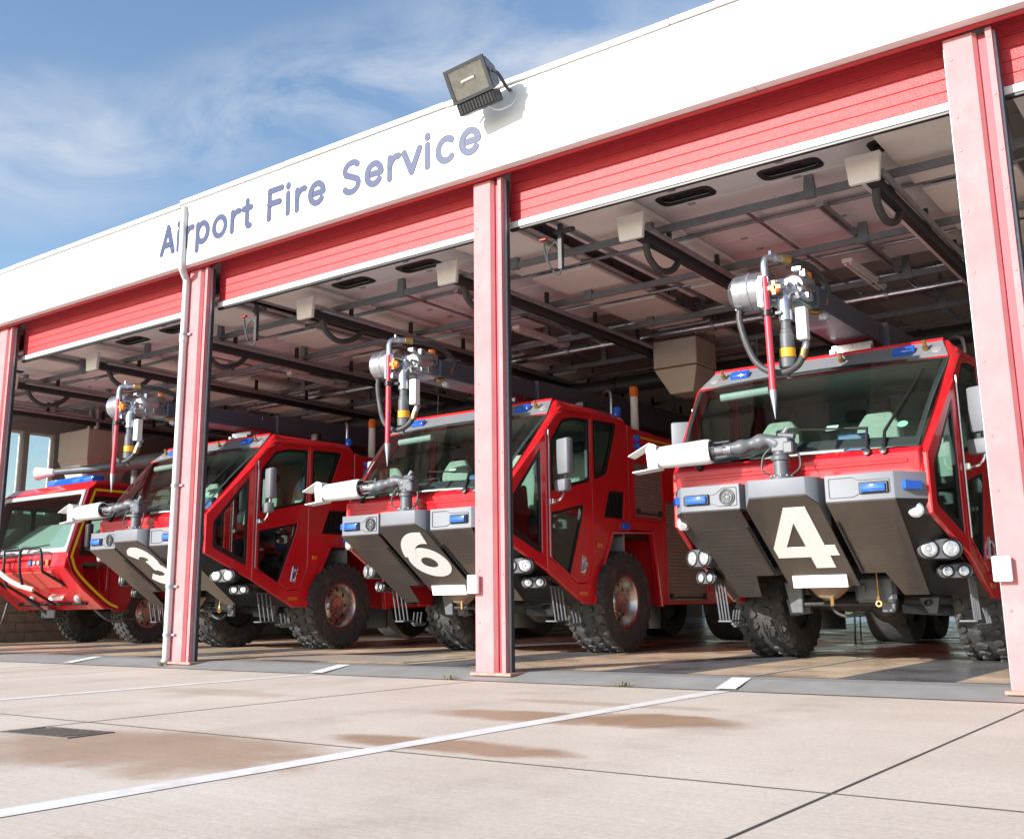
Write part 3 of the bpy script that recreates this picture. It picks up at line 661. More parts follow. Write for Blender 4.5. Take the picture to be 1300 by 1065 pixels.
# unit heaters with their flues
def heater(x, y, z, label, s=1.0):
    t_ = thing('unit_heater', label, 'heater', (x, y, z), group='hanging unit heaters')
    MB().box((0, 0, .18 * s), (.95 * s, .9 * s, .55 * s), bev=.015).build('casing', BEIGE, t_, smooth=0)
    MB().hull([(-.47 * s, -.44 * s, -.10), (.47 * s, -.44 * s, -.10), (.47 * s, .44 * s, -.10), (-.47 * s, .44 * s, -.10), (-.20 * s, -.3 * s, -.62 * s), (.30 * s, -.3 * s, -.62 * s), (.30 * s, .3 * s, -.62 * s), (-.20 * s, .3 * s, -.62 * s)], bev=.01).build('outlet_hood', BEIGE, t_, smooth=0)
    for q in (.22, .50): MB().tube([(q, -.3, .42), (q, -.3, 1.6)], .055, 12).lathe([(.055, -.03), (.075, -.03), (.075, .03), (.055, .03)], (q, -.3, .62), (0, 0, 1), 12).build('flue', ALU, t_)
    for sx_ in (-.4, .4):
        for sy in (-.35, .35): MB().box((sx_, sy, .8), (.025, .025, .8)).build('hanger', STRUT, t_, smooth=0)
heater(-7.72, 15.6, 4.62, 'beige unit heater with tapered hood hanging behind truck number 6', .84)
heater(-13.1, 17.4, 4.55, 'beige unit heater hanging above truck number 3')
heater(-22.0, 13.7, 4.15, 'large beige unit heater above the striped truck in the end bay', 1.25)
# cables by the door guides
for k in (2, 3):
    c = thing('door_cable', 'loop of dark cable on a steel arm beside the ' + ('downpipe pillar' if k == 2 else 'pillar between trucks 6 and 4'), 'cable', (PX[k] + .42, FY + .5, 4.55))
    MB().tube(smooth_path([(0, 0, .30), (.05, 0, .05), (.16, .05, -.12), (.22, .05, .02), (.14, .05, .28), (.05, 0, .12), (.10, 0, -.05)]), .012, 6).build('cord', HOSE, c)
    MB().box((.20, .06, .22), (.05, .05, .55)).box((.26, .06, .40), (.26, .04, .05)).build('arm', DSTEEL, c, smooth=0)
    MB().box((0, 0, .33), (.09, .05, .03), bev=.006).build('plug', REDTRIM, c, smooth=0)

# ================================================================== CRASH TENDERS
def wheel_parts(root, x, y, r, wd, side, rimr, tread=True, steer=0, zc=None):
    """a wheel whose outer face looks along side (+1/-1)"""
    wroot = None
    key = 'tyre_%.2f_%.2f' % (r, wd)
    hwd = wd / 2
    if key not in MATS:
        prof = [(rimr, -hwd * .80), (rimr + .03, -hwd * .92), (r * .80, -hwd), (r * .93, -hwd * .97), (r * .965, -hwd * .82), (r * .975, 0), (r * .965, hwd * .82), (r * .93, hwd * .97), (r * .80, hwd), (rimr + .03, hwd * .92), (rimr, hwd * .80)]
        b = MB().lathe(prof, (0, 0, 0), (1, 0, 0), 56)
        MATS[key] = b.mesh('tyre', RUBBER, 40)
        tb = MB(); cnt = 30
        for i in range(cnt):
            for row, (xo, bw, bl, ph) in enumerate(((-.80, .36, .095, 0), (-.30, .40, .088, .5), (.30, .40, .088, 0), (.80, .36, .095, .5))):
                a_ = 2 * PI * (i + ph + .13 * row) / cnt
                M_ = Matrix.Rotation(a_, 4, 'X') @ Matrix.Translation((xo * hwd, 0, r * (.975 if abs(xo) < .5 else .962))) @ Matrix.Rotation(rad((28, -24, 24, -28)[row]), 4, 'Z')
                if abs(xo) > .5: M_ = M_ @ Matrix.Rotation(rad(9 if xo > 0 else -9), 4, 'Y')
                q = bl * r * 1.02; ww = bw * hwd * .98; hz = .030
                pts = [(-ww / 2, -q * .5, -hz), (ww * .1, -q * .68, -hz), (ww / 2, -q * .3, -hz), (ww / 2, q * .5, -hz), (-ww * .1, q * .68, -hz), (-ww / 2, q * .3, -hz)]
                tp = [(p[0] * .88, p[1] * .88, hz * .75) for p in pts]
                tb.add(pts + tp, [(6, 7, 8, 9, 10, 11)] + [(j, (j + 1) % 6, 6 + (j + 1) % 6, 6 + j) for j in range(6)], M_)
        MATS[key + 't'] = tb.mesh('tread', RUBBER, 0)
        rp = [(rimr + .004, hwd * .82), (rimr - .006, hwd * .86), (rimr - .022, hwd * .80), (rimr - .045, hwd * .45), (rimr * .80, hwd * .30), (rimr * .55, hwd * .42), (rimr * .42, hwd * .55), (rimr * .40, hwd * .68), (.0, hwd * .70)]
        MATS[key + 'r'] = MB().lathe(rp, (0, 0, 0), (1, 0, 0), 48).lathe([(rimr - .02, hwd * .5), (rimr - .02, -hwd * .8)], (0, 0, 0), (1, 0, 0), 32).mesh('rim', RIM, 40)
        MATS[key + 'b'] = MB().lathe([(rimr + .002, hwd * .825), (rimr + .014, hwd * .86), (rimr + .026, hwd * .835)], (0, 0, 0), (1, 0, 0), 48).mesh('rim_band', RED, 40)
        hb = MB(); 
        for i in range(10):
            a_ = 2 * PI * i / 10
            hb.lathe([(.0, .006), (.024, .004), (.026, -.01)], (hwd * .345, rimr * .72 * math.cos(a_), rimr * .72 * math.sin(a_)), (1, 0, 0), 10)
        MATS[key + 'h'] = hb.mesh('vent_hole', BLACK, 0)
        nb = MB()
        for i in range(10):
            a_ = 2 * PI * (i + .5) / 10
            nb.lathe([(.0, .035), (.012, .034), (.015, 0)], (hwd * .44, rimr * .50 * math.cos(a_), rimr * .50 * math.sin(a_)), (1, 0, 0), 6)
        MATS[key + 'n'] = nb.mesh('wheel_nut', CHROME, 0)
        MATS[key + 'i'] = MB().lathe([(0, -hwd * .75), (rimr * .98, -hwd * .78), (rimr * .98, -hwd * .7), (.1, -hwd * .1)], (0, 0, 0), (1, 0, 0), 24).mesh('brake_drum', UNDER, 40)
    o = obj_of(MATS[key], 'wheel', root, (x, y, zc or r), (0, 0, (0 if side > 0 else PI) + steer))
    for s_, nm in (('t', 'tread'), ('r', 'rim'), ('b', 'rim_band'), ('h', 'vent_hole'), ('n', 'wheel_nut'), ('i', 'brake_drum')):
        if s_ == 't' and not tread: continue
        c = obj_of(MATS[key + s_], nm, o)
        if s_ == 't': c['kind'] = 'stuff'
    return o

def crash_tender():
    R_ = thing('crash_tender', 'red airport crash tender', 'fire truck', (0, 0, 0), group='number crash tenders in the bays')
    def B(b, nm, mt, par=R_, sm=30): return b.build(nm, mt, par, sm)
    SL = .725
    # --- nose: centre block and side blocks, with swept-back undersides
    pts = []
    for x, y in ((.31, 0), (.40, .13), (.40, .46)):
        for s_ in (-1, 1): pts += [(s_ * x, y, 1.955), (s_ * x, y, 1.77 - SL * y + .006)]
    nb = B(MB().hull(pts, bev=.006), 'nose_block', GREY)
    up = Vector((0, 1, -SL)).normalized()
    Mslope = basis((0, 0, 1.768), (1, 0, 0), up)
    kk = math.sqrt(1 + SL * SL)
    B(MB().plate([(-.31, .004), (-.40, .13 * kk), (-.40, 1.25 * kk), (.40, 1.25 * kk), (.40, .13 * kk), (.31, .004)], [], Mslope, .02, .004), 'number_panel', DGREY)
    for s_ in (-1, 1):     # folded cheeks of the centre keel
        B(MB().hull([(s_ * .395, .14, 1.66), (s_ * .395, 1.24, .885), (s_ * .395, 1.24, 1.3), (s_ * .395, .46, 1.9), (s_ * .37, .14, 1.66), (s_ * .37, 1.24, .885), (s_ * .37, 1.24, 1.3), (s_ * .37, .46, 1.9)]), 'keel_cheek', BLACK)
    for s_ in (-1, 1):
        pts = []
        for x, y in ((.47, .13), (1.17, .13), (1.40, .46), (.47, .46)): pts += [(s_ * x, y, 1.955), (s_ * x, y, 1.68)]
        bx = B(MB().hull(pts, bev=.006), 'bumper_block', GREY)
        # inset outline on the front face
        def fr(x0, x1, z0, z1): return rnd_poly([(x0, z0), (x1, z0), (x1, z1), (x0, z1)], .035, 3)
        Mf = basis((0, .128, 0), (1, 0, 0), (0, 0, 1))
        def mir(pl): return [(s_ * a, c) for a, c in pl]
        if s_ < 0: oc = [(.50, 1.715), (.50, 1.92), (.66, 1.92), (.70, 1.895), (.74, 1.86), (.78, 1.85), (1.14, 1.85), (1.14, 1.745), (.78, 1.745), (.72, 1.715)]
        else: oc = [(.51, 1.715), (.51, 1.92), (.76, 1.92), (.82, 1.885), (1.13, 1.885), (1.13, 1.745), (.82, 1.745), (.76, 1.715)]
        oc = rnd_poly(oc, .015, 2)
        cxm = sum(p[0] for p in oc) / len(oc); czm = 1.815
        ins = [((a - cxm) * .972 + cxm, (c - czm) * .93 + czm) for a, c in oc]
        B(MB().plate(mir(oc), [mir(ins)], Mf, .008), 'panel_gap', BLACK, bx)
        Lb = B(MB().box((s_ * .97, .118, 1.80), (.29, .03, .115), bev=.008), 'lamp_bezel', BLACK, bx)
        B(MB().box((s_ * .97, .098, 1.80), (.25, .05, .085), bev=.014, seg=2), 'blue_lamp', BLUE, bx)
        u = Vector((.23, .33, 0)).normalized()
        ctr = Vector((1.285, .295, 1.815)); nn = Vector((.33, -.23, 0)).normalized()
        Mx = basis(ctr + nn * .02, (u.x, u.y, 0), (0, 0, 1))
        q = MB().plate(rnd_poly([(-.105, -.045), (.105, -.045), (.105, .045), (-.105, .045)], .012, 3), [], Mx, .05, .006)
        if s_ < 0: q.v = [(-a, c, d_) for a, c, d_ in q.v]
        B(q, 'blue_lamp', BLUE, bx)
        if s_ < 0:    # horn grille
            hb = MB()
            for rr_ in (.085, .062, .035): hb.lathe([(rr_ - .006, 0), (rr_ - .006, .012), (rr_ + .006, .012), (rr_ + .006, 0)], (-.615, .128, 1.815), (0, -1, 0), 24)
            for a_ in range(6): hb.box((-.615 + .05 * math.cos(a_ * PI / 3), .121, 1.815 + .05 * math.sin(a_ * PI / 3)), (.07, .008, .008), rot=(0, -a_ * PI / 3, 0))
            B(hb, 'horn_grille', BLACK, bx)
            B(MB().lathe([(0, .004), (.055, .003), (.055, 0)], (-.615, .126, 1.815), (0, -1, 0), 20), 'horn', GREY, bx)
        # swept underside with louvres
        Ms = basis((0, .13, 1.679), (1, 0, 0), up)
        ol = [(.475, .002), (1.175, .002), (1.085, 1.57), (.82, 1.57), (.73, 1.17), (.475, 1.17)]
        sp = B(MB().plate(mir(ol), [], Ms, .02, .003), 'swept_panel', DGREY)
        lv = MB()
        for i in range(17):
            v = .34 + i * .068; xa = .56 if v < 1.08 else .78 + (v - 1.08) * .25; xb = 1.09 - v * .05
            if v > 1.5: break
            lv.box((0, 0, 0), (.01, .01, .01)) if False else None
            c = Vector((s_ * (xa + xb) / 2, .13, 1.679)) + up * v
            nrm = Vector((0, -SL, -1)).normalized()
            lv.box(c + nrm * .0075, (xb - xa, .058, .008), rot=(math.atan2(-SL, 1) , 0, 0))
        B(lv, 'louvre', DGREY, sp, 0)
        cb = MB()     # clip comb on the inner edge
        for i in range(16): cb.box(Vector((s_ * .50, .13, 1.679)) + up * (.30 + i * .055) + Vector((0, -.01, -.014)), (.028, .03, .022), rot=(math.atan2(-SL, 1), 0, 0))
        B(cb, 'clip', BLACK, sp, 0)
        # corner skin between sweep and red side
        q = [(1.175, .135, 1.675), (1.40, .46, 1.675), (1.375, .50, 1.55), (1.545, 2.20, .715), (1.09, 1.40, .76), (1.35, 1.95, .72)]
        cs = MB().add([(s_ * a, c, d_) for a, c, d_ in q], [(0, 1, 2), (0, 2, 4), (2, 3, 4), (3, 5, 4)])
        B(cs, 'corner_skin', BLACK, R_, 0)
        # lamps
        def pod(cx, cy, cz, w_, h_, lens, yaw=.30, pitch=.0):
            M2 = basis((s_ * cx, cy, cz), (math.cos(yaw), s_ * math.sin(yaw), 0), (0, 0, 1))
            p = B(MB().plate(stadium(w_, h_), [], M2, .16, .012), 'lamp_pod', BLACK)
            ux = Vector((math.cos(yaw), s_ * math.sin(yaw), 0)); nn_ = ux.cross(Vector((0, 0, 1)))
            B(MB().plate(stadium(w_ * .95, h_ * .90), [], M2 @ Matrix.Translation((0, 0, .082)), .012, .004), 'bezel', CHASSG, p)
            for lx, lr in lens:
                c_ = Vector((s_ * cx, cy, cz)) + ux * lx + nn_ * .085
                B(MB().lathe([(lr + .012, 0), (lr + .016, .012), (lr + .004, .016), (lr, .004)], c_, nn_, 24), 'lamp_ring', BLACK, p)
                B(MB().lathe([(lr, .006), (lr * .92, .010), (lr * .6, .013), (lr * .55, .011), (lr * .25, .012), (lr * .2, .017), (0, .019)], c_, nn_, 20), 'lamp_lens', LENS, p)
        pod(1.325, .955, 1.205, .46, .22, ((-.105, .080), (.105, .080)), .42)
        pod(1.385, 1.25, .985, .36, .155, ((-.08, .052), (.08, .052)), .42)
        c_ = Vector((s_ * 1.285, .40, 1.575)); nn_ = Vector((s_ * .25, -1, 0)).normalized()
        fg = B(MB().hull([(s_ * 1.16, .42, 1.515), (s_ * 1.16, .36, 1.64), (s_ * 1.39, .46, 1.65), (s_ * 1.40, .48, 1.53), (s_ * 1.2, .62, 1.53), (s_ * 1.37, .62, 1.65)], bev=.008), 'fog_lamp_housing', CHASSG)
        B(MB().lathe([(.078, -.02), (.078, .030), (.06, .042), (0, .046)], c_, nn_, 22), 'fog_lamp', LENS, fg)
        # folding step ladder under the cab corner
        def side_step(y0, z0, n_, w_, h_, lean):
            b = MB(); x0 = s_ * 1.44
            for i in range(n_ + 1): b.box((x0 + s_ * .02, y0 + w_ * i / n_ + lean * .5, z0 - h_ / 2), (.02, .018, h_), rot=(math.atan2(lean, h_), 0, 0))
            for zz in (0, -h_): b.box((x0 + s_ * .02, y0 + w_ / 2 + (lean if zz else 0), z0 + zz), (.05, w_ + .03, .02))
            b.box((x0 - s_ * .05, y0 + w_ / 2 + lean, z0 - h_), (.17, w_ + .05, .022), bev=.004)
            return b
        B(side_step(1.52, .93, 3, .26, .46, .10), 'step', CHASSG, R_, 0)
        b = MB()
        for i in range(3):
            y0 = 2.02 + i * .085
            b.tube(smooth_path([(s_ * 1.46, y0, .60), (s_ * 1.49, y0 + .01, .45), (s_ * 1.46, y0 - .01, .40), (s_ * 1.36, y0 - .02, .42)], 4), .011, 6)
        b.box((s_ * 1.44, 2.10, .43), (.10, .24, .016))
        B(b, 'toe_step', CHASSG, R_, 30)
    B(MB().box((0, 1.10, .915), (.62, .02, .15), rot=(rad(14), 0, 0), bev=.004), 'number_plate', PLATE)
    # --- cowl below the windscreen
    B(MB().hull([(-1.36, .43, 1.945), (1.36, .43, 1.945), (-1.37, .395, 2.16), (1.37, .395, 2.16), (-1.36, .50, 2.245), (1.36, .50, 2.245), (-1.36, .60, 1.945), (1.36, .60, 1.945), (1.36, .60, 2.2), (-1.36, .60, 2.2)], bev=.012), 'cowl', RED)
    B(MB().box((0, .402, 2.08), (2.5, .02, .04), rot=(rad(9), 0, 0), bev=.006), 'cowl_rib', RED)
    # --- windscreen (curved), black border
    def ws(u, v, off=0):
        hwid = 1.36 + (1.53 - 1.36) * v
        y = .46 + (1.46 - .46) * v; z = 2.235 + (3.335 - 2.235) * v
        bulge = (1 - u * u) * .07 + (1 - (2 * v - 1) ** 2) * .035
        return Vector((u * hwid, y - bulge * .74 + off * .74, z + bulge * .68 - off * .68))
    nu, nv = 20, 10
    def grid(u0, u1, v0, v1, off, nu=nu, nv=nv):
        vs = [ws(u0 + (u1 - u0) * i / nu, v0 + (v1 - v0) * j / nv, off) for j in range(nv + 1) for i in range(nu + 1)]
        return vs, [(j * (nu + 1) + i, j * (nu + 1) + i + 1, (j + 1) * (nu + 1) + i + 1, (j + 1) * (nu + 1) + i) for j in range(nv) for i in range(nu)]
    wsn = B(MB().add(*grid(-.985, .985, .0, .985, 0)), 'windscreen', GLASS)
    bd = MB()
    for a in ((-.99, .99, -.01, .085), (-.99, .99, .955, .99)): bd.add(*grid(*a, .010, 20, 2))
    for a in ((-.99, -.955, .085, .955), (.955, .99, .085, .955)): bd.add(*grid(*a, .010, 2, 10))
    B(bd, 'screen_border', mat('screen_border_grey', (.05, .055, .06), .3), wsn)
    # wipers
    for x0, (u1, v1), (u2, v2) in ((-1.05, (-.72, .10), (-.18, .16)), (.85, (.60, .14), (.05, .20)), (1.02, (.74, .10), (.86, .80))):
        b = MB(); p0 = Vector((x0, .40, 2.19)); p1 = ws(u1, v1, -.05); p2 = ws(u2, v2, -.03)
        b.tube([p0, p1, p1.lerp(p2, .5)], [.022, .018, .012], 8); a_ = p1.lerp(p2, .15)
        b.tube([a_, p2], .011, 6); b.lathe([(.035, -.02), (.035, .03), (0, .035)], p0, (0, -1, .3), 12)
        B(b, 'wiper', BLACK)
    # --- A pillars and upper light panel
    for s_ in (-1, 1):
        b = MB().hull([(s_ * 1.345, .45, 2.14), (s_ * 1.415, .50, 2.10), (s_ * 1.42, .62, 2.18), (s_ * 1.36, .56, 2.22), (s_ * 1.515, 1.45, 3.32), (s_ * 1.59, 1.52, 3.30), (s_ * 1.585, 1.66, 3.36), (s_ * 1.50, 1.55, 3.37)], bev=.012)
        b.hull([(s_ * 1.51, 1.45, 3.315), (s_ * 1.59, 1.52, 3.30), (s_ * 1.585, 1.70, 3.36), (s_ * 1.40, 1.73, 3.55), (s_ * 1.44, 1.80, 3.585), (s_ * 1.40, 1.86, 3.58), (s_ * 1.47, 1.46, 3.335)], bev=.01)
        b.hull([(s_ * 1.345, .45, 2.18), (s_ * 1.415, .50, 2.16), (s_ * 1.42, .60, 2.1), (s_ * 1.36, .42, 1.95), (s_ * 1.425, .49, 1.60), (s_ * 1.43, .62, 1.62), (s_ * 1.36, .47, 1.60), (s_ * 1.36, .6, 2.0)], bev=.012)
        B(b, 'a_pillar', RED)
    Mp = basis((0, 1.455, 3.325), (1, 0, 0), Vector((0, .27, .235)))
    vb = B(MB().plate([(-1.50, .0), (1.50, .0), (1.40, .345), (-1.40, .345)], [], Mp, .03, .006), 'lamp_panel', GREY)
    B(MB().tube([(-1.40, 1.735, 3.567), (1.40, 1.735, 3.567)], .035, 8), 'roof_lip', RED)
    B(MB().tube([(-1.50, 1.445, 3.318), (1.50, 1.445, 3.318)], .018, 8), 'screen_lip', RED)
    def onp(x, v, h): return Mp @ Vector((x, v, h))
    for x in (-1.0, 1.0):
        q = MB().plate(rnd_poly([(x - .12, .115), (x + .12, .115), (x + .12, .235), (x - .12, .235)], .015, 2), [], Mp @ Matrix.Translation((0, 0, .04)), .06, .01); B(q, 'blue_lamp', BLUE, vb)
    for x in (-1.22, .28, 1.24):
        p = onp(x, .17, .0); nn_ = (Mp.to_3x3() @ Vector((0, 0, 1)))
        B(MB().cyl(p, p + nn_ * .06, .032, 10).cyl(p + nn_ * .06, p + nn_ * .06 + Vector((0, -.03, .07)), .022, 8), 'spray_nozzle', BRASS, vb)
    for x in (-1.34, 1.36):
        p = onp(x, .15, .012); B(MB().lathe([(.06, 0), (.055, .012), (0, .016)], p, Mp.to_3x3() @ Vector((0, 0, 1)), 18), 'marker_lamp', LENS, vb)
    # --- roof
    B(MB().hull([(-1.42, 1.76, 3.585), (1.42, 1.76, 3.585), (-1.42, 3.56, 3.60), (1.42, 3.56, 3.60), (-1.545, 1.72, 3.44), (1.545, 1.72, 3.44), (-1.545, 3.57, 3.46), (1.545, 3.57, 3.46), (-1.5, 1.70, 3.38), (1.5, 1.70, 3.38), (-1.5, 3.57, 3.38), (1.5, 3.57, 3.38)], bev=.015), 'roof', RED)
    # --- cab sides
    for s_ in (-1, 1):
        ysl = .155
        # quarter panel, bending inwards towards the nose
        o_ = Vector((s_ * 1.40, .46, 0)); uq = Vector((s_ * ysl, 1, 0)).normalized()
        Mq = basis(o_, uq, (0, 0, 1))
        ku = math.sqrt(1 + ysl * ysl)
        def Q(y, z): return ((y - .46) * ku, z)
        out = [Q(.46, 2.15), Q(.46, 1.545), Q(1.30, 1.135), Q(1.30, 3.04)]
        hole = rnd_poly([Q(.60, 1.64), Q(.60, 2.04), Q(1.205, 2.80), Q(1.205, 1.36)], .05, 3)
        qp = B(MB().plate(out, [hole], Mq, .06, .012), 'quarter_panel', RED)
        B(MB().plate(hole, [rnd_poly([Q(.65, 1.70), Q(.65, 2.03), Q(1.165, 2.68), Q(1.165, 1.47)], .05, 3)], Mq, .045, .004), 'window_seal', BLACK, qp)
        B(MB().plate(hole, [], Mq @ Matrix.Translation((0, 0, 0)), .008), 'quarter_glass', GLASS2, qp)
        # side frame with door opening, rear window and half wheel arch
        Md = basis((s_ * 1.525, 0, 0), (0, 1, 0), (0, 0, 1))
        fro = [(1.305, 1.135), (2.20, .70), (2.47, .70), (3.02, 1.74), (3.575, 1.76), (3.575, 3.44), (3.4, 3.50), (1.80, 3.46), (1.68, 3.44), (1.305, 3.04)]
        dop = rnd_poly([(1.345, 1.33), (1.345, 3.02), (1.66, 3.36), (2.06, 3.415), (2.50, 3.43), (2.50, 1.35), (2.33, .985), (2.07, .975)], .05, 3)
        rwin = rnd_poly([(2.57, 2.48), (2.57, 3.385), (3.27, 3.41), (2.93, 2.60)], .06, 3)
        vent = [(2.83, 1.95), (3.0, 2.36), (3.44, 2.37), (3.38, 1.95)]
        fo = B(MB().plate(fro, [dop, rwin, vent], Md, .06, .010), 'cab_side', RED)
        B(MB().plate(rwin, [], Md, .008), 'rear_glass', GLASS2, fo)
        B(MB().plate(rwin, [rnd_poly([(2.61, 2.55), (2.61, 3.335), (3.19, 3.36), (2.90, 2.68)], .06, 3)], Md, .05, .004), 'window_seal', BLACK, fo)
        vt = MB().plate(vent, [], Md, .012)
        for i in range(8): vt.box((s_ * 1.525, 2.95 + i * .06, 2.15), (.05, .014, .36), rot=(rad(-9), 0, 0))
        B(vt, 'air_vent', BLACK, fo, 0)
        # door
        M2 = basis((s_ * 1.532, 0, 0), (0, 1, 0), (0, 0, 1))
        cx_, cz_ = 1.9, 2.2
        dout = [((y - cx_) * .985 + cx_, (z - cz_) * .993 + cz_) for y, z in dop]
        w1 = rnd_poly([(1.42, 2.23), (1.42, 2.92), (1.72, 3.27), (2.04, 3.345), (2.45, 3.37), (2.43, 2.44)], .05, 3)
        w2 = rnd_poly([(1.42, 1.32), (1.42, 1.93), (2.26, 2.10), (2.20, 1.90), (1.86, 1.08), (1.76, 1.07)], .04, 3)
        dr = B(MB().plate(dout, [w1, w2], M2, .06, .008), 'door', RED)
        for wn, ctr in ((w1, (1.95, 2.8)), (w2, (1.72, 1.6))):
            ins = [((y - ctr[0]) * .90 + ctr[0], (z - ctr[1]) * .91 + ctr[1]) for y, z in wn]
            B(MB().plate(wn, [ins], M2, .05, .004), 'window_seal', BLACK, dr)
            B(MB().plate(wn, [], M2, .008), 'door_glass', GLASS2, dr)
        B(MB().box((s_ * 1.572, 1.355, 2.2), (.018, .022, 1.75), bev=.004), 'hinge_strip', ALU, dr)
        B(MB().box((s_ * 1.566, 2.20, 1.24), (.02, .12, .26), rot=(rad(-12), 0, 0), bev=.012).tube(smooth_path([(s_ * 1.575, 2.22, 1.33), (s_ * 1.61, 2.22, 1.27), (s_ * 1.605, 2.19, 1.17), (s_ * 1.575, 2.18, 1.14)]), .014, 8), 'handle', CHROME, dr)
        B(MB().tube(smooth_path([(s_ * 1.48, 1.50, 1.75), (s_ * 1.47, 1.75, 1.62), (s_ * 1.47, 2.0, 1.50), (s_ * 1.48, 2.08, 1.7)]), .014, 6), 'grab_rail', BLACK, dr)
        B(MB().box((s_ * 1.567, 2.66, 1.53), (.02, .12, .075), bev=.008), 'side_marker', ORANGE, fo)
        B(MB().box((s_ * 1.56, 2.20, .84), (.012, .2, .05)), 'reflector', ORANGE, fo)
        B(MB().box((s_ * 1.575, 3.42, 1.845), (.05, .20, .09), bev=.015), 'blue_lamp', BLUE, fo)
        # fender flare lip along the arch
        b = MB().tube([(s_ * 1.56, 2.475, .70), (s_ * 1.56, 3.03, 1.735), (s_ * 1.56, 4.27, 1.78), (s_ * 1.56, 4.46, .64)], .028, 8)
        B(b, 'arch_lip', RED)
        # mirrors
        mr = B(MB().box((s_ * 1.78, 1.44, 2.69), (.26, .12, .50), rot=(0, 0, s_ * rad(-22)), bev=.03, seg=2), 'mirror', GREY)
        B(MB().box((s_ * 1.74, 1.44, 2.29), (.26, .13, .17), rot=(0, 0, s_ * rad(-22)), bev=.03, seg=2), 'wide_mirror', GREY, mr)
        B(MB().box((s_ * 1.78, 1.505, 2.69), (.22, .012, .45), rot=(0, 0, s_ * rad(-22))), 'mirror_glass', CHROME, mr)
        B(MB().tube(smooth_path([(s_ * 1.56, 1.42, 2.08), (s_ * 1.70, 1.40, 2.09), (s_ * 1.77, 1.42, 2.2), (s_ * 1.78, 1.44, 2.45)]), .018, 8).box((s_ * 1.59, 1.42, 2.08), (.07, .12, .08), bev=.01), 'mirror_arm', CHROME, mr)
    # --- cab inside: floor, rear bulkhead, seats, wheel, dash
    B(MB().box((0, 2.4, 1.05), (2.96, 2.2, .05)), 'cab_floor', DASH, R_, 0)
    B(MB().box((0, 3.50, 2.3), (2.96, .05, 2.4)), 'bulkhead', CABIN, R_, 0)
    B(MB().box((0, 2.6, 3.36), (2.9, 1.8, .03)), 'headliner', CABIN, R_, 0)
    B(MB().hull([(-1.3, .62, 2.18), (1.3, .62, 2.18), (-1.38, 1.12, 2.30), (1.38, 1.12, 2.30), (-1.38, 1.18, 1.85), (1.38, 1.18, 1.85), (-1.3, .62, 1.95), (1.3, .62, 1.95)], bev=.03), 'dashboard', DASH)
    B(MB().box((.1, .95, 2.33), (.7, .3, .02), rot=(rad(12), 0, .1)), 'map_sheet', PLATE, R_, 0)
    for i, (x, y) in enumerate(((-.80, 1.95), (.42, 2.05), (1.05, 2.55), (-.1, 2.75))):
        st_ = B(MB().box((x, y, 2.02), (.54, .54, .16), bev=.05, seg=2).box((x, y, 1.55), (.36, .36, .9)), 'seat_base', DASH)
        B(MB().hull([(x - .28, y + .16, 2.05), (x + .28, y + .16, 2.05), (x - .28, y + .34, 2.05), (x + .28, y + .34, 2.05), (x - .27, y + .26, 2.78), (x + .27, y + .26, 2.78), (x - .27, y + .42, 2.78), (x + .27, y + .42, 2.78), (x - .15, y + .30, 2.95), (x + .15, y + .30, 2.95), (x - .15, y + .40, 2.95), (x + .15, y + .40, 2.95)], bev=.05, seg=2), 'seat_back', SEAT, st_)
        B(MB().box((x, y + .38, 3.06), (.28, .11, .16), bev=.04, seg=2), 'headrest', DASH, st_)
    B(MB().lathe([(.215, -.014), (.235, 0), (.215, .014), (.195, 0)], (-.72, 1.45, 2.48), (0, -.55, .85), 28, closed=True).cyl((-.72, 1.45, 2.48), (-.72, 1.15, 2.2), .03, 8).box((-.72, 1.45, 2.48), (.40, .03, .03)), 'steering_wheel', BLACK)
    B(MB().box((.45, 1.25, 2.42), (.34, .10, .22), bev=.02).box((.05, 1.3, 2.36), (.22, .08, .16), bev=.02), 'radio_console', mat('radio_blue', (.05, .12, .28), .5))
    B(MB().hull([(.9, 3.0, 2.0), (1.25, 3.0, 2.0), (.9, 3.25, 2.0), (1.25, 3.25, 2.0), (.95, 3.05, 2.7), (1.2, 3.05, 2.7), (.95, 3.2, 2.7), (1.2, 3.2, 2.7)], bev=.06, seg=2), 'hi_vis_jacket', HIVIS)
    B(MB().cyl((-1.15, 1.3, 3.15), (-.55, 1.36, 3.18), .05, 10), 'sun_visor', CABIN)
    B(MB().lathe([(.055, 0), (.0, .002)], ws(.83, .22, .02), (0, -.7, .7), 20), 'tax_disc', mat('disc_green', (.35, .62, .52), .5), wsn)
    B(MB().box(ws(.30, .23, .03), (.13, .003, .09), rot=(rad(-45), 0, 0)), 'sticker', mat('sticker', (.55, .65, .6), .5), wsn, 0)
    # --- body behind the cab
    bw = 1.50
    bd_ = B(MB().hull([(s_ * bw, y, z) for s_ in (-1, 1) for y, z in ((3.63, 1.85), (3.63, 3.42), (4.5, 1.85), (4.5, 3.42))], bev=.02), 'pump_body', RED)
    B(MB().hull([(s_ * bw, y, z) for s_ in (-1, 1) for y, z in ((4.50, .66), (4.50, 3.40), (11.3, .66), (11.3, 3.40))], bev=.02), 'tank_body', RED)
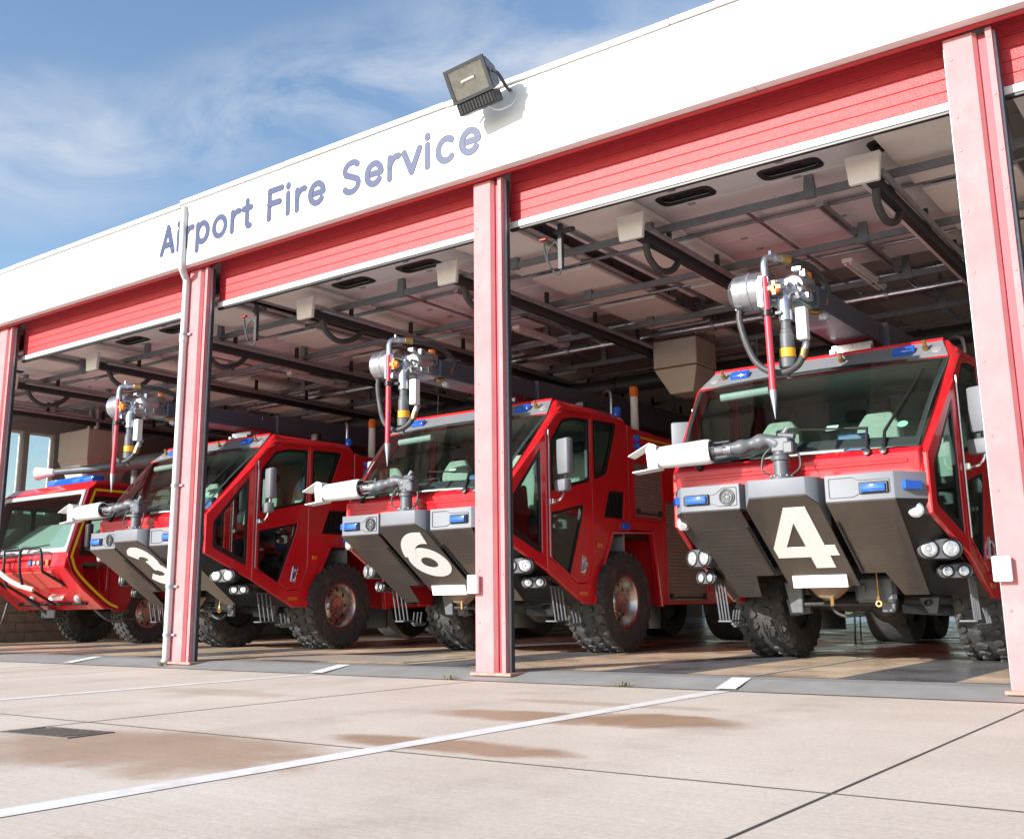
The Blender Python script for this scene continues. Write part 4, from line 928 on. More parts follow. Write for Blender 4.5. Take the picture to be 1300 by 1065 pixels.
    for s_ in (-1, 1):
        Mb = basis((s_ * 1.512, 0, 0), (0, 1, 0), (0, 0, 1))
        B(MB().plate([(4.27, 1.80), (4.46, .64), (4.62, .64), (4.62, 1.95), (3.60, 1.95), (3.60, 1.80)], [], Mb, .07, .01), 'rear_fender', RED)
        B(MB().plate([(3.60, 1.95), (3.72, 1.95), (3.72, 3.44), (3.60, 3.44)], [], Mb, .07, .01), 'corner_post', RED)
        def shutter(y0, y1, z0, z1):
            f = B(MB().plate([(y0 - .05, z0 - .05), (y1 + .05, z0 - .05), (y1 + .05, z1 + .05), (y0 - .05, z1 + .05)], [[(y0, z0), (y1, z0), (y1, z1), (y0, z1)]], Mb, .05, .006), 'shutter_frame', RED)
            k = int((z1 - z0) / .055); b = MB()
            for i in range(k): b.box((s_ * 1.505, (y0 + y1) / 2, z0 + (i + .5) * (z1 - z0) / k), (.03, y1 - y0 - .01, (z1 - z0) / k - .004), bev=.005)
            B(b, 'shutter_slat', TAN, f, 0)
            b = MB().cyl((s_ * 1.535, y0 + .06, z0 + .06), (s_ * 1.535, y1 - .06, z0 + .06), .014, 8)
            for yy in (y0 + .10, y1 - .10): b.lathe([(.05, -.01), (.05, .02), (0, .025)], (s_ * 1.53, yy, z0 + .08), (s_, 0, 0), 12)
            B(b, 'lift_bar', DSTEEL, f)
        shutter(3.80, 4.72, 2.02, 2.86)
        shutter(4.80, 6.2, .72, 2.30)
        shutter(6.35, 7.6, .95, 2.30)
        B(MB().box((s_ * 1.52, 4.52, 1.52), (.02, .10, .05), bev=.006), 'side_marker', ORANGE)
        b = MB()
        for i in range(3): b.lathe([(.055, 0), (.055, .04), (.03, .07), (0, .075)], (s_ * 1.505, 3.95, 3.02 + i * .125), (s_, 0, 0), 14)
        B(b, 'side_blue_lamp', BLUE)
        B(MB().box((s_ * 1.505, 4.6, 3.30), (.012, 1.4, .03)), 'yellow_strip', YEL2)
    # arch liner and chassis
    B(MB().box((0, 3.5, 1.72), (2.95, 1.8, .05)), 'arch_liner', BLACK, R_, 0)
    B(MB().box((0, 1.9, 1.30), (2.5, .9, .5)), 'front_bulk', UNDER, R_, 0)
    b = MB()
    for s_ in (-1, 1): b.box((s_ * .48, 6.4, .92), (.16, 9.2, .30), bev=.01)
    for y in (2.0, 2.9, 4.6, 6.5, 8.5): b.box((0, y, .92), (.9, .14, .22))
    B(b, 'chassis_frame', UNDER, R_, 0)
    b = MB().tube([(-1.15, 3.24, .72), (-.4, 3.24, .68), (.4, 3.24, .68), (1.15, 3.24, .72)], [.10, .13, .13, .10], 12).lathe([(0, -.28), (.18, -.22), (.27, 0), (.18, .22), (0, .28)], (.1, 3.24, .68), (0, 1, 0), 16)
    B(b, 'front_axle', UNDER)
    for s_ in (-1, 1):
        b = MB().hull([(s_ * .44, 1.70, .92), (s_ * .66, 1.70, .92), (s_ * .44, 1.76, .92), (s_ * .66, 1.76, .92), (s_ * .46, 1.74, .56), (s_ * .60, 1.74, .56), (s_ * .46, 1.80, .56), (s_ * .60, 1.80, .56)], bev=.01)
        B(b, 'tow_bracket', CHASSG)
        sp = []
        for i in range(7 * 12 + 1): a_ = 2 * PI * i / 12; sp.append((s_ * .78 + .12 * math.cos(a_), 3.1 + .12 * math.sin(a_), .68 + .6 * i / 84))
        B(MB().tube(sp, .026, 6), 'coil_spring', UNDER)
        b = MB().hull([(s_ * .55, 2.2, .66), (s_ * .55, 2.35, .56), (s_ * .55, 2.2, .55), (s_ * 1.12, 2.95, .62), (s_ * 1.12, 2.85, .50), (s_ * 1.12, 2.8, .6), (s_ * .8, 2.4, .52)], bev=.01).lathe([(.035, -.1), (.035, .1)], (s_ * .80, 2.42, .66), (0, 1, 0), 10).hull([(s_ * .70, 2.4, .72), (s_ * .92, 2.4, .72), (s_ * .75, 2.4, .54), (s_ * .88, 2.4, .54), (s_ * .70, 2.46, .72), (s_ * .92, 2.46, .72), (s_ * .75, 2.46, .54), (s_ * .88, 2.46, .54)])
        B(b, 'suspension_arm', CHASSG)
    B(MB().cyl((-.52, 1.78, .66), (.54, 1.78, .66), .024, 8), 'tow_bar', UNDER)
    B(MB().hull([(-.24, 1.26, .88), (.28, 1.26, .90), (-.10, 1.34, .70), (.06, 1.36, .70), (-.24, 1.5, .9), (.28, 1.5, .9), (-.1, 1.5, .72), (.06, 1.5, .72)], bev=.03), 'under_nozzle_shroud', mat('dusty_bronze', (.22, .15, .11), .45, metal=.4, var=.25))
    B(MB().cyl((.04, 1.34, .76), (.04, 1.34, .64), .024, 8), 'drain_cock', BRASS)
    B(MB().box((.42, 1.70, .82), (.46, .10, .30), bev=.04).box((.30, 1.64, .83), (.06, .02, .09), bev=.01), 'winch_cover', CHASSG)
    B(MB().tube([(.48, 1.56, 1.0), (.485, 1.56, .80)], .016, 8).lathe([(.022, -.012), (.036, -.012), (.036, .012), (.022, .012)], (.49, 1.55, .66), (0, 1, 0), 12, closed=True).cyl((.485, 1.56, .80), (.49, 1.55, .70), .022, 8), 'tow_hook', BRASS)
    B(MB().tube(smooth_path([(-.20, 1.9, .70), (-.12, 1.92, .56), (.02, 1.95, .52), (.12, 2.0, .60)]), .02, 8), 'air_hose', HOSE)
    B(MB().box((0, 7.8, .98), (1.9, 3.4, .5), bev=.05), 'drivetrain', UNDER)
    for s_ in (-1, 1):
        wheel_parts(R_, s_ * 1.345, 3.24, .742, .66, s_, .365, zc=.722)
        for y in (8.0, 9.55): wheel_parts(R_, s_ * 1.22, y, .742, .66, s_, .365, tread=False, zc=.722)
        B(MB().box((s_ * 1.2, 4.62, .55), (.5, .04, .5)), 'mud_flap', BLACK, R_, 0)
    # --- roof kit
    B(MB().tube(smooth_path([(1.18, 3.75, 3.45), (1.18, 3.76, 3.95), (1.12, 3.80, 4.06), (.95, 3.95, 4.08), (.7, 4.2, 4.0)]), .026, 8), 'hand_hoop', ALU)
    B(MB().cyl((1.30, 4.3, 3.4), (1.30, 4.3, 4.02), .065, 14), 'beacon_post', WHITE)
    B(MB().lathe([(.075, 0), (.075, .13), (.06, .17), (0, .18)], (1.30, 4.3, 4.02), (0, 0, 1), 16), 'amber_beacon', ORANGE)
    B(MB().lathe([(.06, 0), (.06, .10), (.04, .14), (0, .145)], (1.36, 3.62, 3.60), (0, 0, 1), 14), 'blue_beacon', BLUE)
    B(MB().cyl((.98, 3.2, 3.6), (.98, 3.2, 3.68), .025, 8).box((.98, 3.18, 3.74), (.17, .12, .14), bev=.02), 'work_lamp', BLACK)
    B(MB().box((.98, 3.115, 3.74), (.13, .012, .10)), 'work_lamp_lens', LENS, R_, 0)
    B(MB().tube([(.55, 2.2, 3.6), (.57, 2.25, 4.05)], .005, 5).tube([(-.9, 1.9, 3.58), (-.9, 1.92, 4.0)], .005, 5), 'aerial', BLACK)
    # --- nose monitor, parked pointing to its right side
    mz = 1.955; my = .18
    mon = B(MB().lathe([(.125, 0), (.125, .03), (.085, .045), (.08, .20), (.10, .21), (.10, .25), (.075, .27), (.075, .34)], (0, my, mz), (0, 0, 1), 20), 'monitor_base', CHASSG)
    bl = MB()
    for i in range(10): bl.lathe([(.012, 0), (.012, .018), (0, .02)], (.107 * math.cos(i * PI / 5), my + .107 * math.sin(i * PI / 5), mz + .03), (0, 0, 1), 6)
    B(bl, 'flange_bolt', CHROME, mon, 0)
    B(MB().box((.03, my + .02, mz + .37), (.21, .20, .17), bev=.02).box((.12, my - .02, mz + .33), (.11, .15, .13), bev=.015).cyl((.02, my, mz + .45), (.09, my + .02, mz + .55), .035, 10).cyl((.02, my - .05, mz + .47), (.20, my - .08, mz + .44), .03, 10), 'monitor_gearbox', CHASSG, mon)
    pth = smooth_path([(.0, my, mz + .36), (-.10, my - .02, mz + .43), (-.24, my - .03, mz + .42), (-.38, my - .06, mz + .385), (-.52, my - .09, mz + .375)], 5)
    B(MB().tube(pth, [.075 + .012 * math.sin(i * .9) for i in range(len(pth))], 16), 'monitor_elbow', CHASSG, mon)
    bx_ = Vector((-1, -.19, -.055)).normalized(); p0 = Vector((-.50, my - .085, mz + .375))
    B(MB().tube([p0, p0 + bx_ * .10, p0 + bx_ * .11, p0 + bx_ * .20, p0 + bx_ * .21, p0 + bx_ * .32], [.06, .06, .045, .045, .07, .07], 16), 'barrel_coupling', ALU, mon)
    for dz, dy in ((.09, .03), (-.08, -.03), (.02, -.09)): B(MB().cyl(p0 + bx_ * .05 + Vector((0, dy, dz)), p0 + bx_ * .34 + Vector((0, dy, dz)), .011, 6), 'tie_rod', CHASSG, mon)
    B(MB().tube([p0 + bx_ * .24, p0 + bx_ * .30, p0 + bx_ * .82, p0 + bx_ * .92], [.132, .138, .122, .105], 20), 'foam_barrel', WHITE, mon)
    B(MB().tube([p0 + bx_ * .225, p0 + bx_ * .245], .11, 18), 'barrel_throat', BLACK, mon)
    e0 = p0 + bx_ * .86
    M2 = basis(e0, bx_, (0, 0, 1)); b = MB()
    def J(pts, bev=.004): b.hull([M2 @ Vector(q) for q in pts], bev=bev)
    def slab(u0, v0, u1, v1, t_, hw_): J([(u, v + q, sg_ * hw_) for u, v in ((u0, v0), (u1, v1)) for q in (0, t_) for sg_ in (-1, 1)])
    slab(-.02, .125, .05, .15, .016, .12); slab(.05, .15, .30, .035, .014, .12)      # upper blade bends down to its tip
    slab(-.04, -.13, .27, -.150, .016, .11)                                           # lower blade
    for sg_ in (-1, 1): J([(-.03, -.13, sg_ * .10), (-.03, .13, sg_ * .10), (.05, .15, sg_ * .10), (.09, .10, sg_ * .10), (.03, 0, sg_ * .10), (.08, -.13, sg_ * .10), (-.03, -.13, sg_ * .115), (-.03, .13, sg_ * .115), (.05, .15, sg_ * .115), (.09, .10, sg_ * .115), (.03, 0, sg_ * .115), (.08, -.13, sg_ * .115)], 0)
    B(b, 'spreader_jaw', WHITE, mon, 30)
    B(MB().tube(smooth_path([(-.08, my - .10, mz + .05), (-.16, my - .12, mz + .10), (-.15, my - .10, mz + .25), (-.08, my - .08, mz + .33)]), .012, 6), 'monitor_cable', HOSE, mon)
    B(MB().tube(smooth_path([(.12, my, mz + .05), (.22, my - .03, mz + .12), (.20, my, mz + .26), (.10, my, mz + .36)]), .012, 6), 'monitor_cable', HOSE, mon)
    # --- extendable boom over the roof
    bm_ = B(MB().hull([(.02, .30, 3.80), (.50, .30, 3.80), (.02, .30, 4.05), (.50, .30, 4.05), (.02, 8.6, 3.86), (.50, 8.6, 3.86), (.02, 8.6, 4.24), (.50, 8.6, 4.24)], bev=.02), 'boom', mat('boom_grey', (.085, .09, .125), .42, metal=.2, var=.1))
    B(MB().hull([(-.04, 2.6, 3.78), (.56, 2.6, 3.78), (-.04, 2.6, 4.12), (.56, 2.6, 4.12), (-.04, 8.8, 3.82), (.56, 8.8, 3.82), (-.04, 8.8, 4.32), (.56, 8.8, 4.32)], bev=.02), 'boom_sleeve', mat('boom_grey', (0, 0, 0)), bm_)
    B(MB().hull([(-.2, 8.2, 3.3), (.7, 8.2, 3.3), (-.2, 9.4, 3.3), (.7, 9.4, 3.3), (0, 8.5, 4.3), (.52, 8.5, 4.3), (0, 9.2, 4.3), (.52, 9.2, 4.3)], bev=.03), 'boom_turret', GREY, bm_)
    B(MB().box((.27, 2.05, 3.68), (.5, .06, .18), bev=.01).box((.05, 2.05, 3.64), (.06, .2, .12)).box((.49, 2.05, 3.64), (.06, .2, .12)), 'boom_rest', ALU, bm_)
    hd = B(MB().box((.27, .10, 3.92), (.34, .55, .26), bev=.03, seg=2).box((.38, .12, 4.03), (.20, .35, .16), bev=.02), 'boom_head', ALU)
    B(MB().lathe([(0, -.32), (.12, -.31), (.185, -.25), (.20, -.10), (.20, .10), (.185, .14), (0, .15)], (.02, -.16, 3.955), (1, .12, 0), 24), 'motor_housing', ALU, hd)
    B(MB().lathe([(.202, -.012), (.208, 0), (.202, .012)], (-.06, -.17, 3.955), (1, .12, 0), 24), 'housing_band', STEEL, hd)
    B(MB().lathe([(0, -.16), (.10, -.16), (.13, -.1), (.13, .12), (.09, .18), (0, .18)], (.40, .0, 3.98), (0, 1, .2), 20).tube(smooth_path([(.33, -.26, 3.55), (.33, -.26, 3.75), (.34, -.18, 3.90), (.38, .02, 3.98)]), .075, 14), 'elbow_casting', ALU, hd)
    B(MB().tube(smooth_path([(.19, -.40, 4.02), (.19, -.40, 4.16), (.215, -.36, 4.225), (.30, -.22, 4.24)], 5), .042, 12).lathe([(.05, -.02), (.05, .02)], (.25, -.30, 4.235), (.6, .8, 0), 12).cyl((.235, -.33, 4.24), (.235, -.33, 4.31), .02, 8), 'top_elbow', ALU, hd)
    B(MB().lathe([(.044, -.06), (.05, -.05), (.05, .05), (.044, .06)], (.33, -.17, 4.24), (.6, .8, 0), 12), 'brass_union', BRASS, hd)
    B(MB().tube(smooth_path([(.35, -.14, 4.24), (.44, .12, 4.24), (.50, .42, 4.17), (.50, .60, 4.05), (.47, .58, 3.93)]), .04, 10), 'supply_hose', HOSE, hd)
    B(MB().cyl((.47, .58, 3.95), (.46, .55, 3.87), .045, 10).tube(smooth_path([(.46, .55, 3.87), (.42, .46, 3.79), (.36, .36, 3.78)]), .04, 10), 'hose_union', BRASS, hd)
    B(MB().box((.20, -.385, 3.87), (.055, .06, .34), bev=.006).box((.13, -.36, 3.87), (.05, .09, .34), bev=.006).box((.10, -.30, 3.87), (.06, .14, .30), bev=.01), 'piercer_clamp', CHROME, hd)
    sp_ = B(MB().tube([(.185, -.405, 4.06), (.20, -.42, 3.3), (.212, -.435, 2.80)], .036, 14), 'piercing_lance', PINKR, hd)
    B(MB().tube([(.212, -.435, 2.80), (.214, -.437, 2.74), (.22, -.445, 2.60), (.222, -.448, 2.50)], [.040, .036, .016, .002], 14), 'lance_tip', STEEL, sp_)
    B(MB().lathe([(.037, -.035), (.055, -.03), (.055, .03), (.037, .035)], (.193, -.413, 3.62), (0, 0, 1), 14).box((.26, -.36, 3.62), (.14, .03, .03)), 'lance_collar', BLACK, sp_)
    B(MB().lathe([(0, .05), (.03, .05), (.055, .03), (.055, -.02), (.03, -.04)], (.285, -.38, 3.88), (.1, -1, 0), 10).box((.285, -.42, 3.88), (.15, .02, .04)).box((.285, -.42, 3.88), (.04, .02, .15)), 'valve_wheel', mat('valve_orange', (.85, .22, .02), .4), hd)
    nz_ = B(MB().lathe([(.0, 0), (.052, 0), (.052, -.10), (.062, -.11), (.062, -.14), (.072, -.15), (.078, -.30), (.072, -.31)], (.33, -.265, 3.56), (.03, -.06, 1), 18), 'nozzle', CHASSG, hd)
    B(MB().lathe([(.072, -.30), (.082, -.305), (.082, -.395), (.074, -.40)], (.33, -.265, 3.56), (.03, -.06, 1), 18), 'nozzle_band', YELL, nz_)
    B(MB().lathe([(.075, -.40), (.092, -.41), (.092, -.50), (.08, -.51), (0, -.49)], (.33, -.265, 3.56), (.03, -.06, 1), 18).lathe([(.012, -.49), (.012, -.60), (.035, -.60), (.035, -.62), (0, -.63)], (.33, -.265, 3.56), (.03, -.06, 1), 12), 'nozzle_tip', CHASSG, nz_)
    B(MB().box((.49, -.22, 3.50), (.11, .10, .34), bev=.008), 'camera_box', WHITE, hd)
    B(MB().tube(smooth_path([(-.20, -.18, 3.80), (-.21, -.19, 3.66), (-.14, -.22, 3.40), (-.02, -.27, 3.16), (.14, -.30, 3.03), (.30, -.30, 3.00), (.42, -.26, 3.06), (.47, -.22, 3.16)]), .036, 12), 'loop_hose', HOSE, hd)
    B(MB().cyl((.465, -.22, 3.13), (.485, -.20, 3.23), .043, 12), 'loop_union', BRASS, hd)
    B(MB().tube(smooth_path([(.485, -.20, 3.23), (.50, -.18, 3.30), (.47, -.14, 3.36), (.40, -.12, 3.42)]), .04, 10), 'loop_elbow', ALU, hd)
    B(MB().box((-.20, -.18, 3.83), (.12, .03, .02)).box((-.20, -.18, 3.80), (.09, .05, .05)), 'hose_clamp', WHITE, hd)
    b = MB()
    rr = random.Random(4)
    for i in range(14):
        p = Vector((.27 + rr.uniform(-.2, .22), rr.uniform(-.25, .25), 3.94 + rr.uniform(-.12, .14)))
        q = p + Vector((rr.uniform(-.15, .15), rr.uniform(-.1, .2), rr.uniform(-.2, .05)))
        b.tube(smooth_path([p, p.lerp(q, .5) + Vector((rr.uniform(-.08, .08), -.08, rr.uniform(-.02, .08))), q], 4), .007, 5)
    B(b, 'cable_loom', HOSE, hd)
    b = MB()
    for i in range(9): b.box((.27 + rr.uniform(-.18, .25), rr.uniform(-.32, .1), 3.90 + rr.uniform(-.16, .18)), (rr.uniform(.04, .10), rr.uniform(.04, .09), rr.uniform(.04, .10)), bev=.006)
    for i in range(7): b.cyl((.27 + rr.uniform(-.15, .25), -.30, 3.92 + rr.uniform(-.15, .15)), (.27 + rr.uniform(-.15, .25), .1, 3.92), .02, 8)
    B(b, 'valve_block', ALU, hd)
    B(MB().cyl((.42, .22, 4.10), (.42, .22, 4.17), .05, 14), 'head_beacon', ORANGE, hd)
    B(MB().lathe([(.06, 0), (.06, .03), (.03, .06), (0, .06)], (.50, .42, 3.72), (0, -.3, -1), 14), 'head_lamp', LENS, hd)
    return R_

def number_mesh(ch):
    """white numeral, unit height, drawn on its own plane; returns list of (outline, holes)"""
    if ch == '4':
        return [([(.50, 1), (.845, 1), (.845, .37), (1, .37), (1, .205), (.845, .205), (.845, 0), (.53, 0), (.53, .19), (0, .19), (0, .355)], [[(.54, .76), (.54, .36), (.22, .36)]])]
    th = .125
    def ribbon(P):
        P = [Vector(p) for p in P]; a = []; c = []
        for i, p in enumerate(P):
            d = (P[min(i + 1, len(P) - 1)] - P[max(i - 1, 0)]).normalized(); nn = Vector((-d.y, d.x))
            a.append(tuple(p + nn * th)); c.append(tuple(p - nn * th))
        return a + c[::-1]
    if ch == '6':
        ring = arc(.42, .33, .42, .34, 0, 360, 40)[:-1]; inn = arc(.42, .33, .165, .13, 0, 360, 32)[:-1]
        tail = ribbon(arc(.62, .35, .52, .55, 168, 78, 18))
        return [(ring, [inn]), (tail, [])]
    top = arc(.40, .72, .27, .195, 160, -90, 22)
    bot = arc(.40, .32, .31, .215, 90, -160, 24)
    return [(ribbon(top), []), (ribbon(bot), [])]
def add_number(R_, ch):
    SL = .725; up = Vector((0, -1, SL)).normalized(); b = MB()
    for i, (o_, h_) in enumerate(number_mesh(ch)):
        s = 1.02 if ch == '4' else .92; yb = .97 if ch == '4' else .90
        f_ = (lambda pl: [((x - .52) * .69, y * s) for x, y in pl]) if ch == '4' else (lambda pl: [((x - .41) * .80, y * s) for x, y in pl])
        M_ = basis((0.02, yb, 1.768 - SL * yb), (1, 0, 0), up) @ Matrix.Translation((0, 0, .0135 + .0015 * i))
        b.plate(f_(o_), [f_(q) for q in h_], M_, .006)
    b.build('numeral', NUMW, R_, 0)
ct = crash_tender()
for i, (ch, x, y, lab) in enumerate((('6', -9.58, 10.50, 'red airport crash tender marked 6, its nose partly hidden by the middle pillar'),
                                   ('4', -4.17, 10.40, 'red airport crash tender marked 4, in the bay with an unobstructed windscreen'),
                                   ('3', -15.0, 9.98, 'red airport crash tender numbered 3, behind the pillar with the downpipe'))):
    src = ct if i == 0 else copy_tree(ct)
    K = .975; src['label'] = lab; src.location = (x * K, y * K, .7 * (1 - K)); src.scale = (K, K, K)
    if i == 0: TR = [src]
    else: TR.append(src)
for tr, ch in zip(TR, '643'): add_number(tr, ch)

# ================================================================== STRIPED TRUCK in the end bay
def striped_truck():
    R_ = thing('rescue_truck', 'older red fire truck with yellow edge stripe and bull bar, half behind number 3', 'fire truck', (-20.62, 11.30, 0))
    def B(b, nm, mt, par=R_, sm=30): return b.build(nm, mt, par, sm)
    W = 1.60
    # side skins with window opening and swept lower front
    for s_ in (-1, 1):
        Ms = basis((s_ * W, 0, 0), (0, 1, 0), (0, 0, 1))
        low = [(.10, 1.70), (.22, 1.40), (.50, 1.12), (.95, .78), (1.25, .66), (1.45, .66), (1.60, .95), (1.90, 1.40), (2.6, 1.45), (3.0, 1.30), (3.2, .70), (8.5, .70), (8.5, 3.18), (.62, 3.18), (.46, 3.06), (.12, 1.82)]
        hole = rnd_poly([(.34, 1.75), (.60, 2.92), (1.85, 2.92), (1.85, 1.75)], .05, 3)
        low2 = rnd_poly([(.42, 1.62), (.48, 1.36), (.85, 1.05), (.98, 1.05), (.98, 1.62)], .05, 3)
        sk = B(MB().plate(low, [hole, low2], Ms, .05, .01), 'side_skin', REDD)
        B(MB().plate(hole, [], Ms, .008), 'side_glass', GLASS2, sk)
        B(MB().plate(low2, [], Ms, .010), 'step_window', GLASS2, sk)
        B(MB().plate(hole, [rnd_poly([(.45, 1.84), (.66, 2.84), (1.10, 2.84), (1.10, 1.84)], .05, 3), rnd_poly([(1.2, 1.84), (1.2, 2.84), (1.78, 2.84), (1.78, 1.84)], .05, 3)], Ms, .06, .004), 'window_frame', BLACK, sk)
        B(MB().box((s_ * (W + .027), 1.05, 1.30), (.006, .012, 1.1)), 'door_gap', BLACK, sk, 0)
        # yellow edge stripe
        st_ = [(.30, 3.08), (.16, 1.86), (.17, 1.66), (.27, 1.44), (.54, 1.18), (.97, .85), (1.22, .74)]
        P = [Vector((p[0] + .05, p[1])) for p in st_]; P[0] = Vector((.60, 3.05)); P[1] = Vector((.22, 1.84))
        P = [Vector((q.x, q.y)) for q in smooth_path([(p.x, p.y, 0) for p in P], 5)]
        a = []; c = []
        for i, p in enumerate(P):
            d = (P[min(i + 1, len(P) - 1)] - P[max(i - 1, 0)]).normalized(); nn = Vector((-d.y, d.x)); a.append(tuple(p + nn * .023)); c.append(tuple(p - nn * .023))
        B(MB().plate(a + c[::-1], [], basis((s_ * (W + .028), 0, 0), (0, 1, 0), (0, 0, 1)), .006), 'edge_stripe', YEL2, sk, 0)
        B(MB().box((s_ * (W + .028), 2.6, 3.05), (.006, 4.0, .045)), 'roof_stripe', YEL2, sk, 0)
        B(MB().box((s_ * (W + .028), 1.35, 1.62), (.006, .42, .16)), 'yellow_block', YEL2, sk, 0)
        mr = B(MB().box((s_ * (W + .20), .42, 2.12), (.20, .12, .46), rot=(0, 0, s_ * -.3), bev=.03, seg=2), 'mirror', mat('mirror_black', (.05, .05, .055), .35))
        B(MB().tube(smooth_path([(s_ * W, .36, 2.55), (s_ * (W + .15), .34, 2.58), (s_ * (W + .2), .38, 2.4)]), .016, 8), 'mirror_arm', BLACK, mr)
    # front: windscreen with silver frame
    Mw = basis((0, .10, 1.80), (1, 0, 0), (0, .36, 1.26))
    hgt = 1.30
    out = [(-W, 0), (W, 0), (W - .05, hgt), (-W + .05, hgt)]
    hol = rnd_poly([(-W + .09, .10), (W - .09, .10), (W - .13, hgt - .09), (-W + .13, hgt - .09)], .08, 3)
    B(MB().plate(out, [hol], Mw, .05, .012), 'screen_frame', mat('silver_frame', (.40, .41, .42), .35, var=.05))
    B(MB().plate(hol, [], Mw, .01), 'windscreen', GLASS)
    for x0, x1 in ((-.9, -.2), (.25, .95)): B(MB().tube([Mw @ Vector((x0, .02, .05)), Mw @ Vector((x0 + .1, .12, .05)), Mw @ Vector((x1, .16, .04))], .012, 6), 'wiper', BLACK)
    # nose: red upper band, recessed mid, swept chin
    B(MB().hull([(-W, .06, 1.52), (W, .06, 1.52), (-W, .10, 1.80), (W, .10, 1.80), (-W, .3, 1.52), (W, .3, 1.52), (-W, .35, 1.80), (W, .35, 1.80)], bev=.015), 'nose_band', RED)
    B(MB().hull([(-W, .06, 1.515), (W, .06, 1.515), (-W, .50, 1.08), (W, .50, 1.08), (-W, 1.0, .70), (W, 1.0, .70), (-W, 1.2, .72), (W, 1.2, .72), (-W, 1.2, 1.5), (W, 1.2, 1.5)], bev=.02), 'chin', RED)
    Mc = basis((0, .28, 1.295), (1, 0, 0), (0, -.44, .435))
    B(MB().plate(rnd_poly([(-1.05, -.22), (1.05, -.22), (1.05, .22), (-1.05, .22)], .06), [], Mc, .03, .008), 'grille_panel', mat('pale_red', (.50, .07, .06), .4))
    b = MB()
    for x in (.55, .70, .85): b.lathe([(.05, 0), (.045, .02), (0, .028)], (x, .05, 1.62), (0, -1, 0), 14)
    B(b, 'round_lamp', LENS)
    B(MB().box((.38, .05, 1.62), (.11, .03, .11), bev=.012), 'blue_lamp', BLUE)
    B(MB().box((1.02, .05, 1.62), (.09, .03, .12), bev=.01), 'indicator', ORANGE)
    for x in (-.55, 1.12): B(MB().lathe([(.0, .09), (.05, .085), (.085, .05), (.09, 0), (.06, -.08), (0, -.09)], (x, .72, .93), (0, -1, -.1), 16), 'head_lamp', LENS)
    B(MB().box((.42, .66, .96), (.52, .02, .15), rot=(rad(-30), 0, 0)), 'number_plate', PLATE, R_, 0)
    # bull bar of black tube
    b = MB()
    for s_ in (-1, 1):
        b.tube(smooth_path([(s_ * .30, -.02, 1.20), (s_ * .30, -.10, 1.45), (s_ * .30, -.12, 1.80), (s_ * .38, -.12, 1.90), (s_ * .62, -.12, 1.90), (s_ * .95, -.12, 1.88), (s_ * 1.04, -.10, 1.78), (s_ * 1.04, -.06, 1.45)]), .03, 8)
        b.tube([(s_ * 1.04, -.06, 1.45), (s_ * 1.20, .75, .98), (s_ * 1.22, 1.2, .78)], .03, 8)
        b.tube([(s_ * .30, -.02, 1.20), (s_ * .30, .72, .80)], .03, 8)
    b.tube([(-1.04, -.10, 1.74), (.35, -.12, 1.76)], .026, 8).tube([(-.30, -.12, 1.88), (.30, -.12, 1.88)], .026, 8).tube([(-1.25, .82, .82), (1.25, .82, .82)], .032, 8)
    B(b, 'bull_bar', BLACK)
    B(MB().tube(smooth_path([(-.5, -.15, 1.75), (-.42, -.2, 1.55), (-.1, -.16, 1.35), (.2, -.05, 1.20), (.5, .1, 1.10)]), .05, 10), 'front_monitor_pipe', mat('cream_pipe', (.60, .56, .48), .5))
    B(MB().tube(smooth_path([(-.95, -.05, 1.1), (-.92, .1, .6), (-.75, .15, .42), (-.58, .12, .55), (-.6, .2, .85)]), .022, 8), 'loop_hose', HOSE)
    B(MB().box((-.2, .95, .62), (.5, .2, .18), bev=.02).tube([(-.45, .5, .95), (-.2, .95, .55)], .03, 8), 'winch', DSTEEL)
    # roof
    B(MB().hull([(-W, .46, 3.06), (W, .46, 3.06), (-W + .06, .66, 3.24), (W - .06, .66, 3.24), (-W, 8.5, 3.18), (W, 8.5, 3.18), (-W + .06, 8.5, 3.26), (W - .06, 8.5, 3.26)], bev=.015), 'roof', RED)
    B(MB().box((.30, .95, 3.34), (1.7, .30, .15), bev=.05, seg=2), 'light_bar', BLUE)
    tb = B(MB().tube([(-.55, 1.0, 3.62), (.1, 1.35, 3.66), (.6, 1.6, 3.70)], [.075, .085, .10], 14).tube([(.6, 1.6, 3.70), (1.8, 2.3, 3.86)], [.14, .16], 14), 'roof_boom', CHASSG)
    B(MB().tube([(-.60, .98, 3.62), (-.95, .80, 3.60)], [.07, .15], 12, cap=False), 'boom_nozzle', WHITE, tb)
    B(MB().cyl((1.0, 1.9, 3.2), (1.0, 1.9, 3.72), .09, 12), 'boom_stand', CHASSG, tb)
    B(MB().hull([(-1.38, .36, 1.88), (1.38, .36, 1.88), (-1.38, 1.2, 2.52), (1.38, 1.2, 2.52), (-1.38, 1.3, 1.6), (1.38, 1.3, 1.6)], bev=.02), 'dashboard', mat('pale_screen_fill', (.55, .57, .58), .6), R_, 0)  # made pale and raised so the windscreen's lower half looks pale
    B(MB().box((0, 2.3, 2.2), (2.4, .06, 1.6)), 'bulkhead', CABIN, R_, 0)
    for x in (-.7, .7): B(MB().box((x, 1.75, 2.1), (.5, .16, .7), bev=.05, seg=2), 'seat_back', SEAT)
    B(MB().box((0, 5, .95), (1.0, 7, .4)), 'chassis', UNDER, R_, 0)
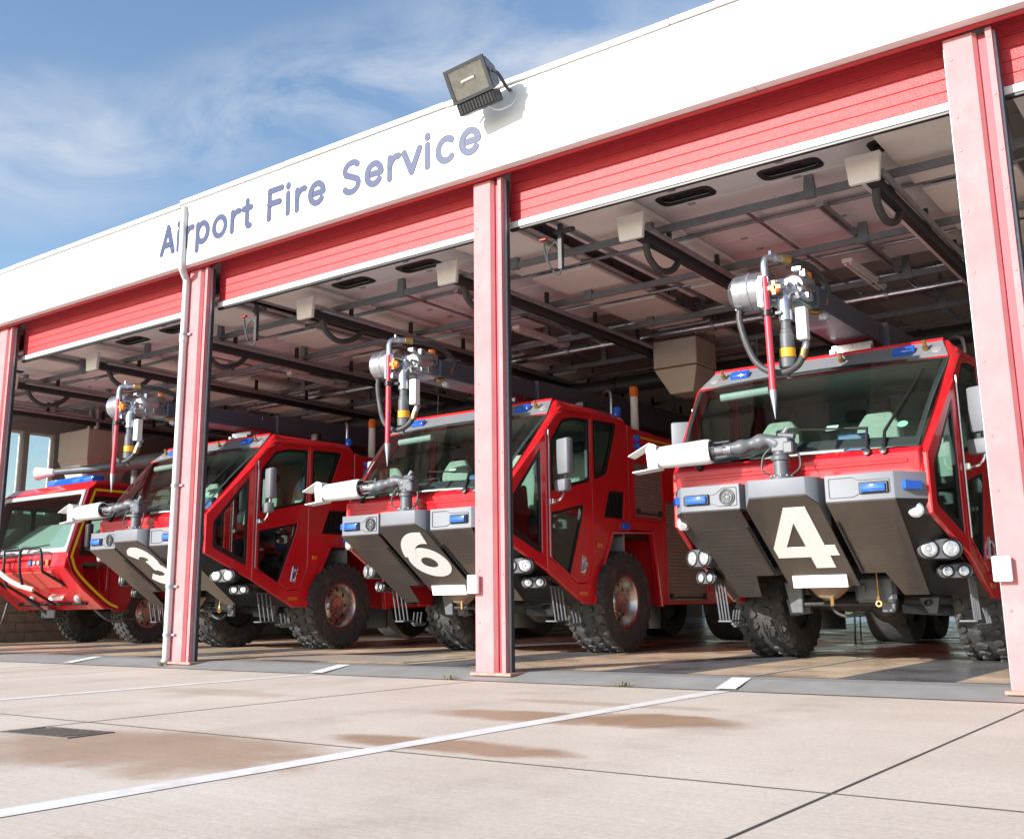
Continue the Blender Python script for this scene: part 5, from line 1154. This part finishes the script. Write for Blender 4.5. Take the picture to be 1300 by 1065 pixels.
    for s_ in (-1, 1):
        wheel_parts(R_, s_ * 1.02, 2.28, .62, .46, s_, .30)
        wheel_parts(R_, s_ * 1.02, 6.6, .62, .46, s_, .30, tread=False)
        B(MB().tube(smooth_path([(s_ * 1.15, 1.05, .72), (s_ * 1.2, 1.35, .50), (s_ * 1.22, 1.62, .52)]), .03, 8).box((s_ * 1.2, 1.75, .50), (.25, .3, .03)), 'step', CHASSG)
    B(MB().cyl((-1.0, 2.28, .62), (1.0, 2.28, .62), .09, 10), 'axle', UNDER)
striped_truck()

# chairs seen beneath the fourth truck
def chair(x, y, rz, label):
    t_ = thing('stacking_chair', label, 'chair', (x, y, .004), group='chairs behind the trucks', rot=(0, 0, rz))
    for a in (-.2, .2):
        for c in (-.2, .2): MB().tube([(a, c, 0), (a * .9, c * .9, .45)], .014, 6).build('leg', BLACK, t_)
    MB().box((0, 0, .46), (.44, .44, .04), bev=.015).build('seat', DASH, t_)
    MB().box((0, .21, .72), (.42, .03, .30), bev=.012).build('backrest', DASH, t_)
chair(-5.75, 17.9, .3, 'black stacking chair under view of truck number 4, turned to the wall'); chair(-6.2, 19.4, -1.0, 'black stacking chair further back behind truck number 4')

def weed(x, y, z, seed, label):
    rr = random.Random(seed); b = MB()
    for i in range(26):
        a = rr.uniform(0, 2 * PI); l_ = rr.uniform(.03, .085); r0 = rr.uniform(0, .05)
        p = Vector((r0 * math.cos(a) * 1.8, r0 * math.sin(a), 0)); d = Vector((math.cos(a) * rr.uniform(.2, .9), math.sin(a) * rr.uniform(.2, .9), 1)).normalized()
        sd = Vector((-d.y, d.x, 0)).normalized() * .004
        b.add([p - sd, p + sd, p + d * l_ * .6 + sd * 1.4, p + d * l_ + Vector((0, 0, -.01)), p + d * l_ * .6 - sd * 1.4], [(0, 1, 2, 4), (4, 2, 3)])
    o = b.build('weed_tuft', mat('weed_green', (.16, .17, .04), .7, var=.3, vscale=30), smooth=0, loc=(x, y, z)); tag(o, label, 'weed')
weed(-7.32, 8.855, ZA, 1, 'small weed tuft at the threshold edge before the middle pillar')
weed(-12.42, 8.93, ZA + .02, 2, 'tiny weed tuft at the foot of the downpipe')
weed(-5.2, 8.85, ZA, 3, 'tiny weed tuft in the apron joint before truck 4')
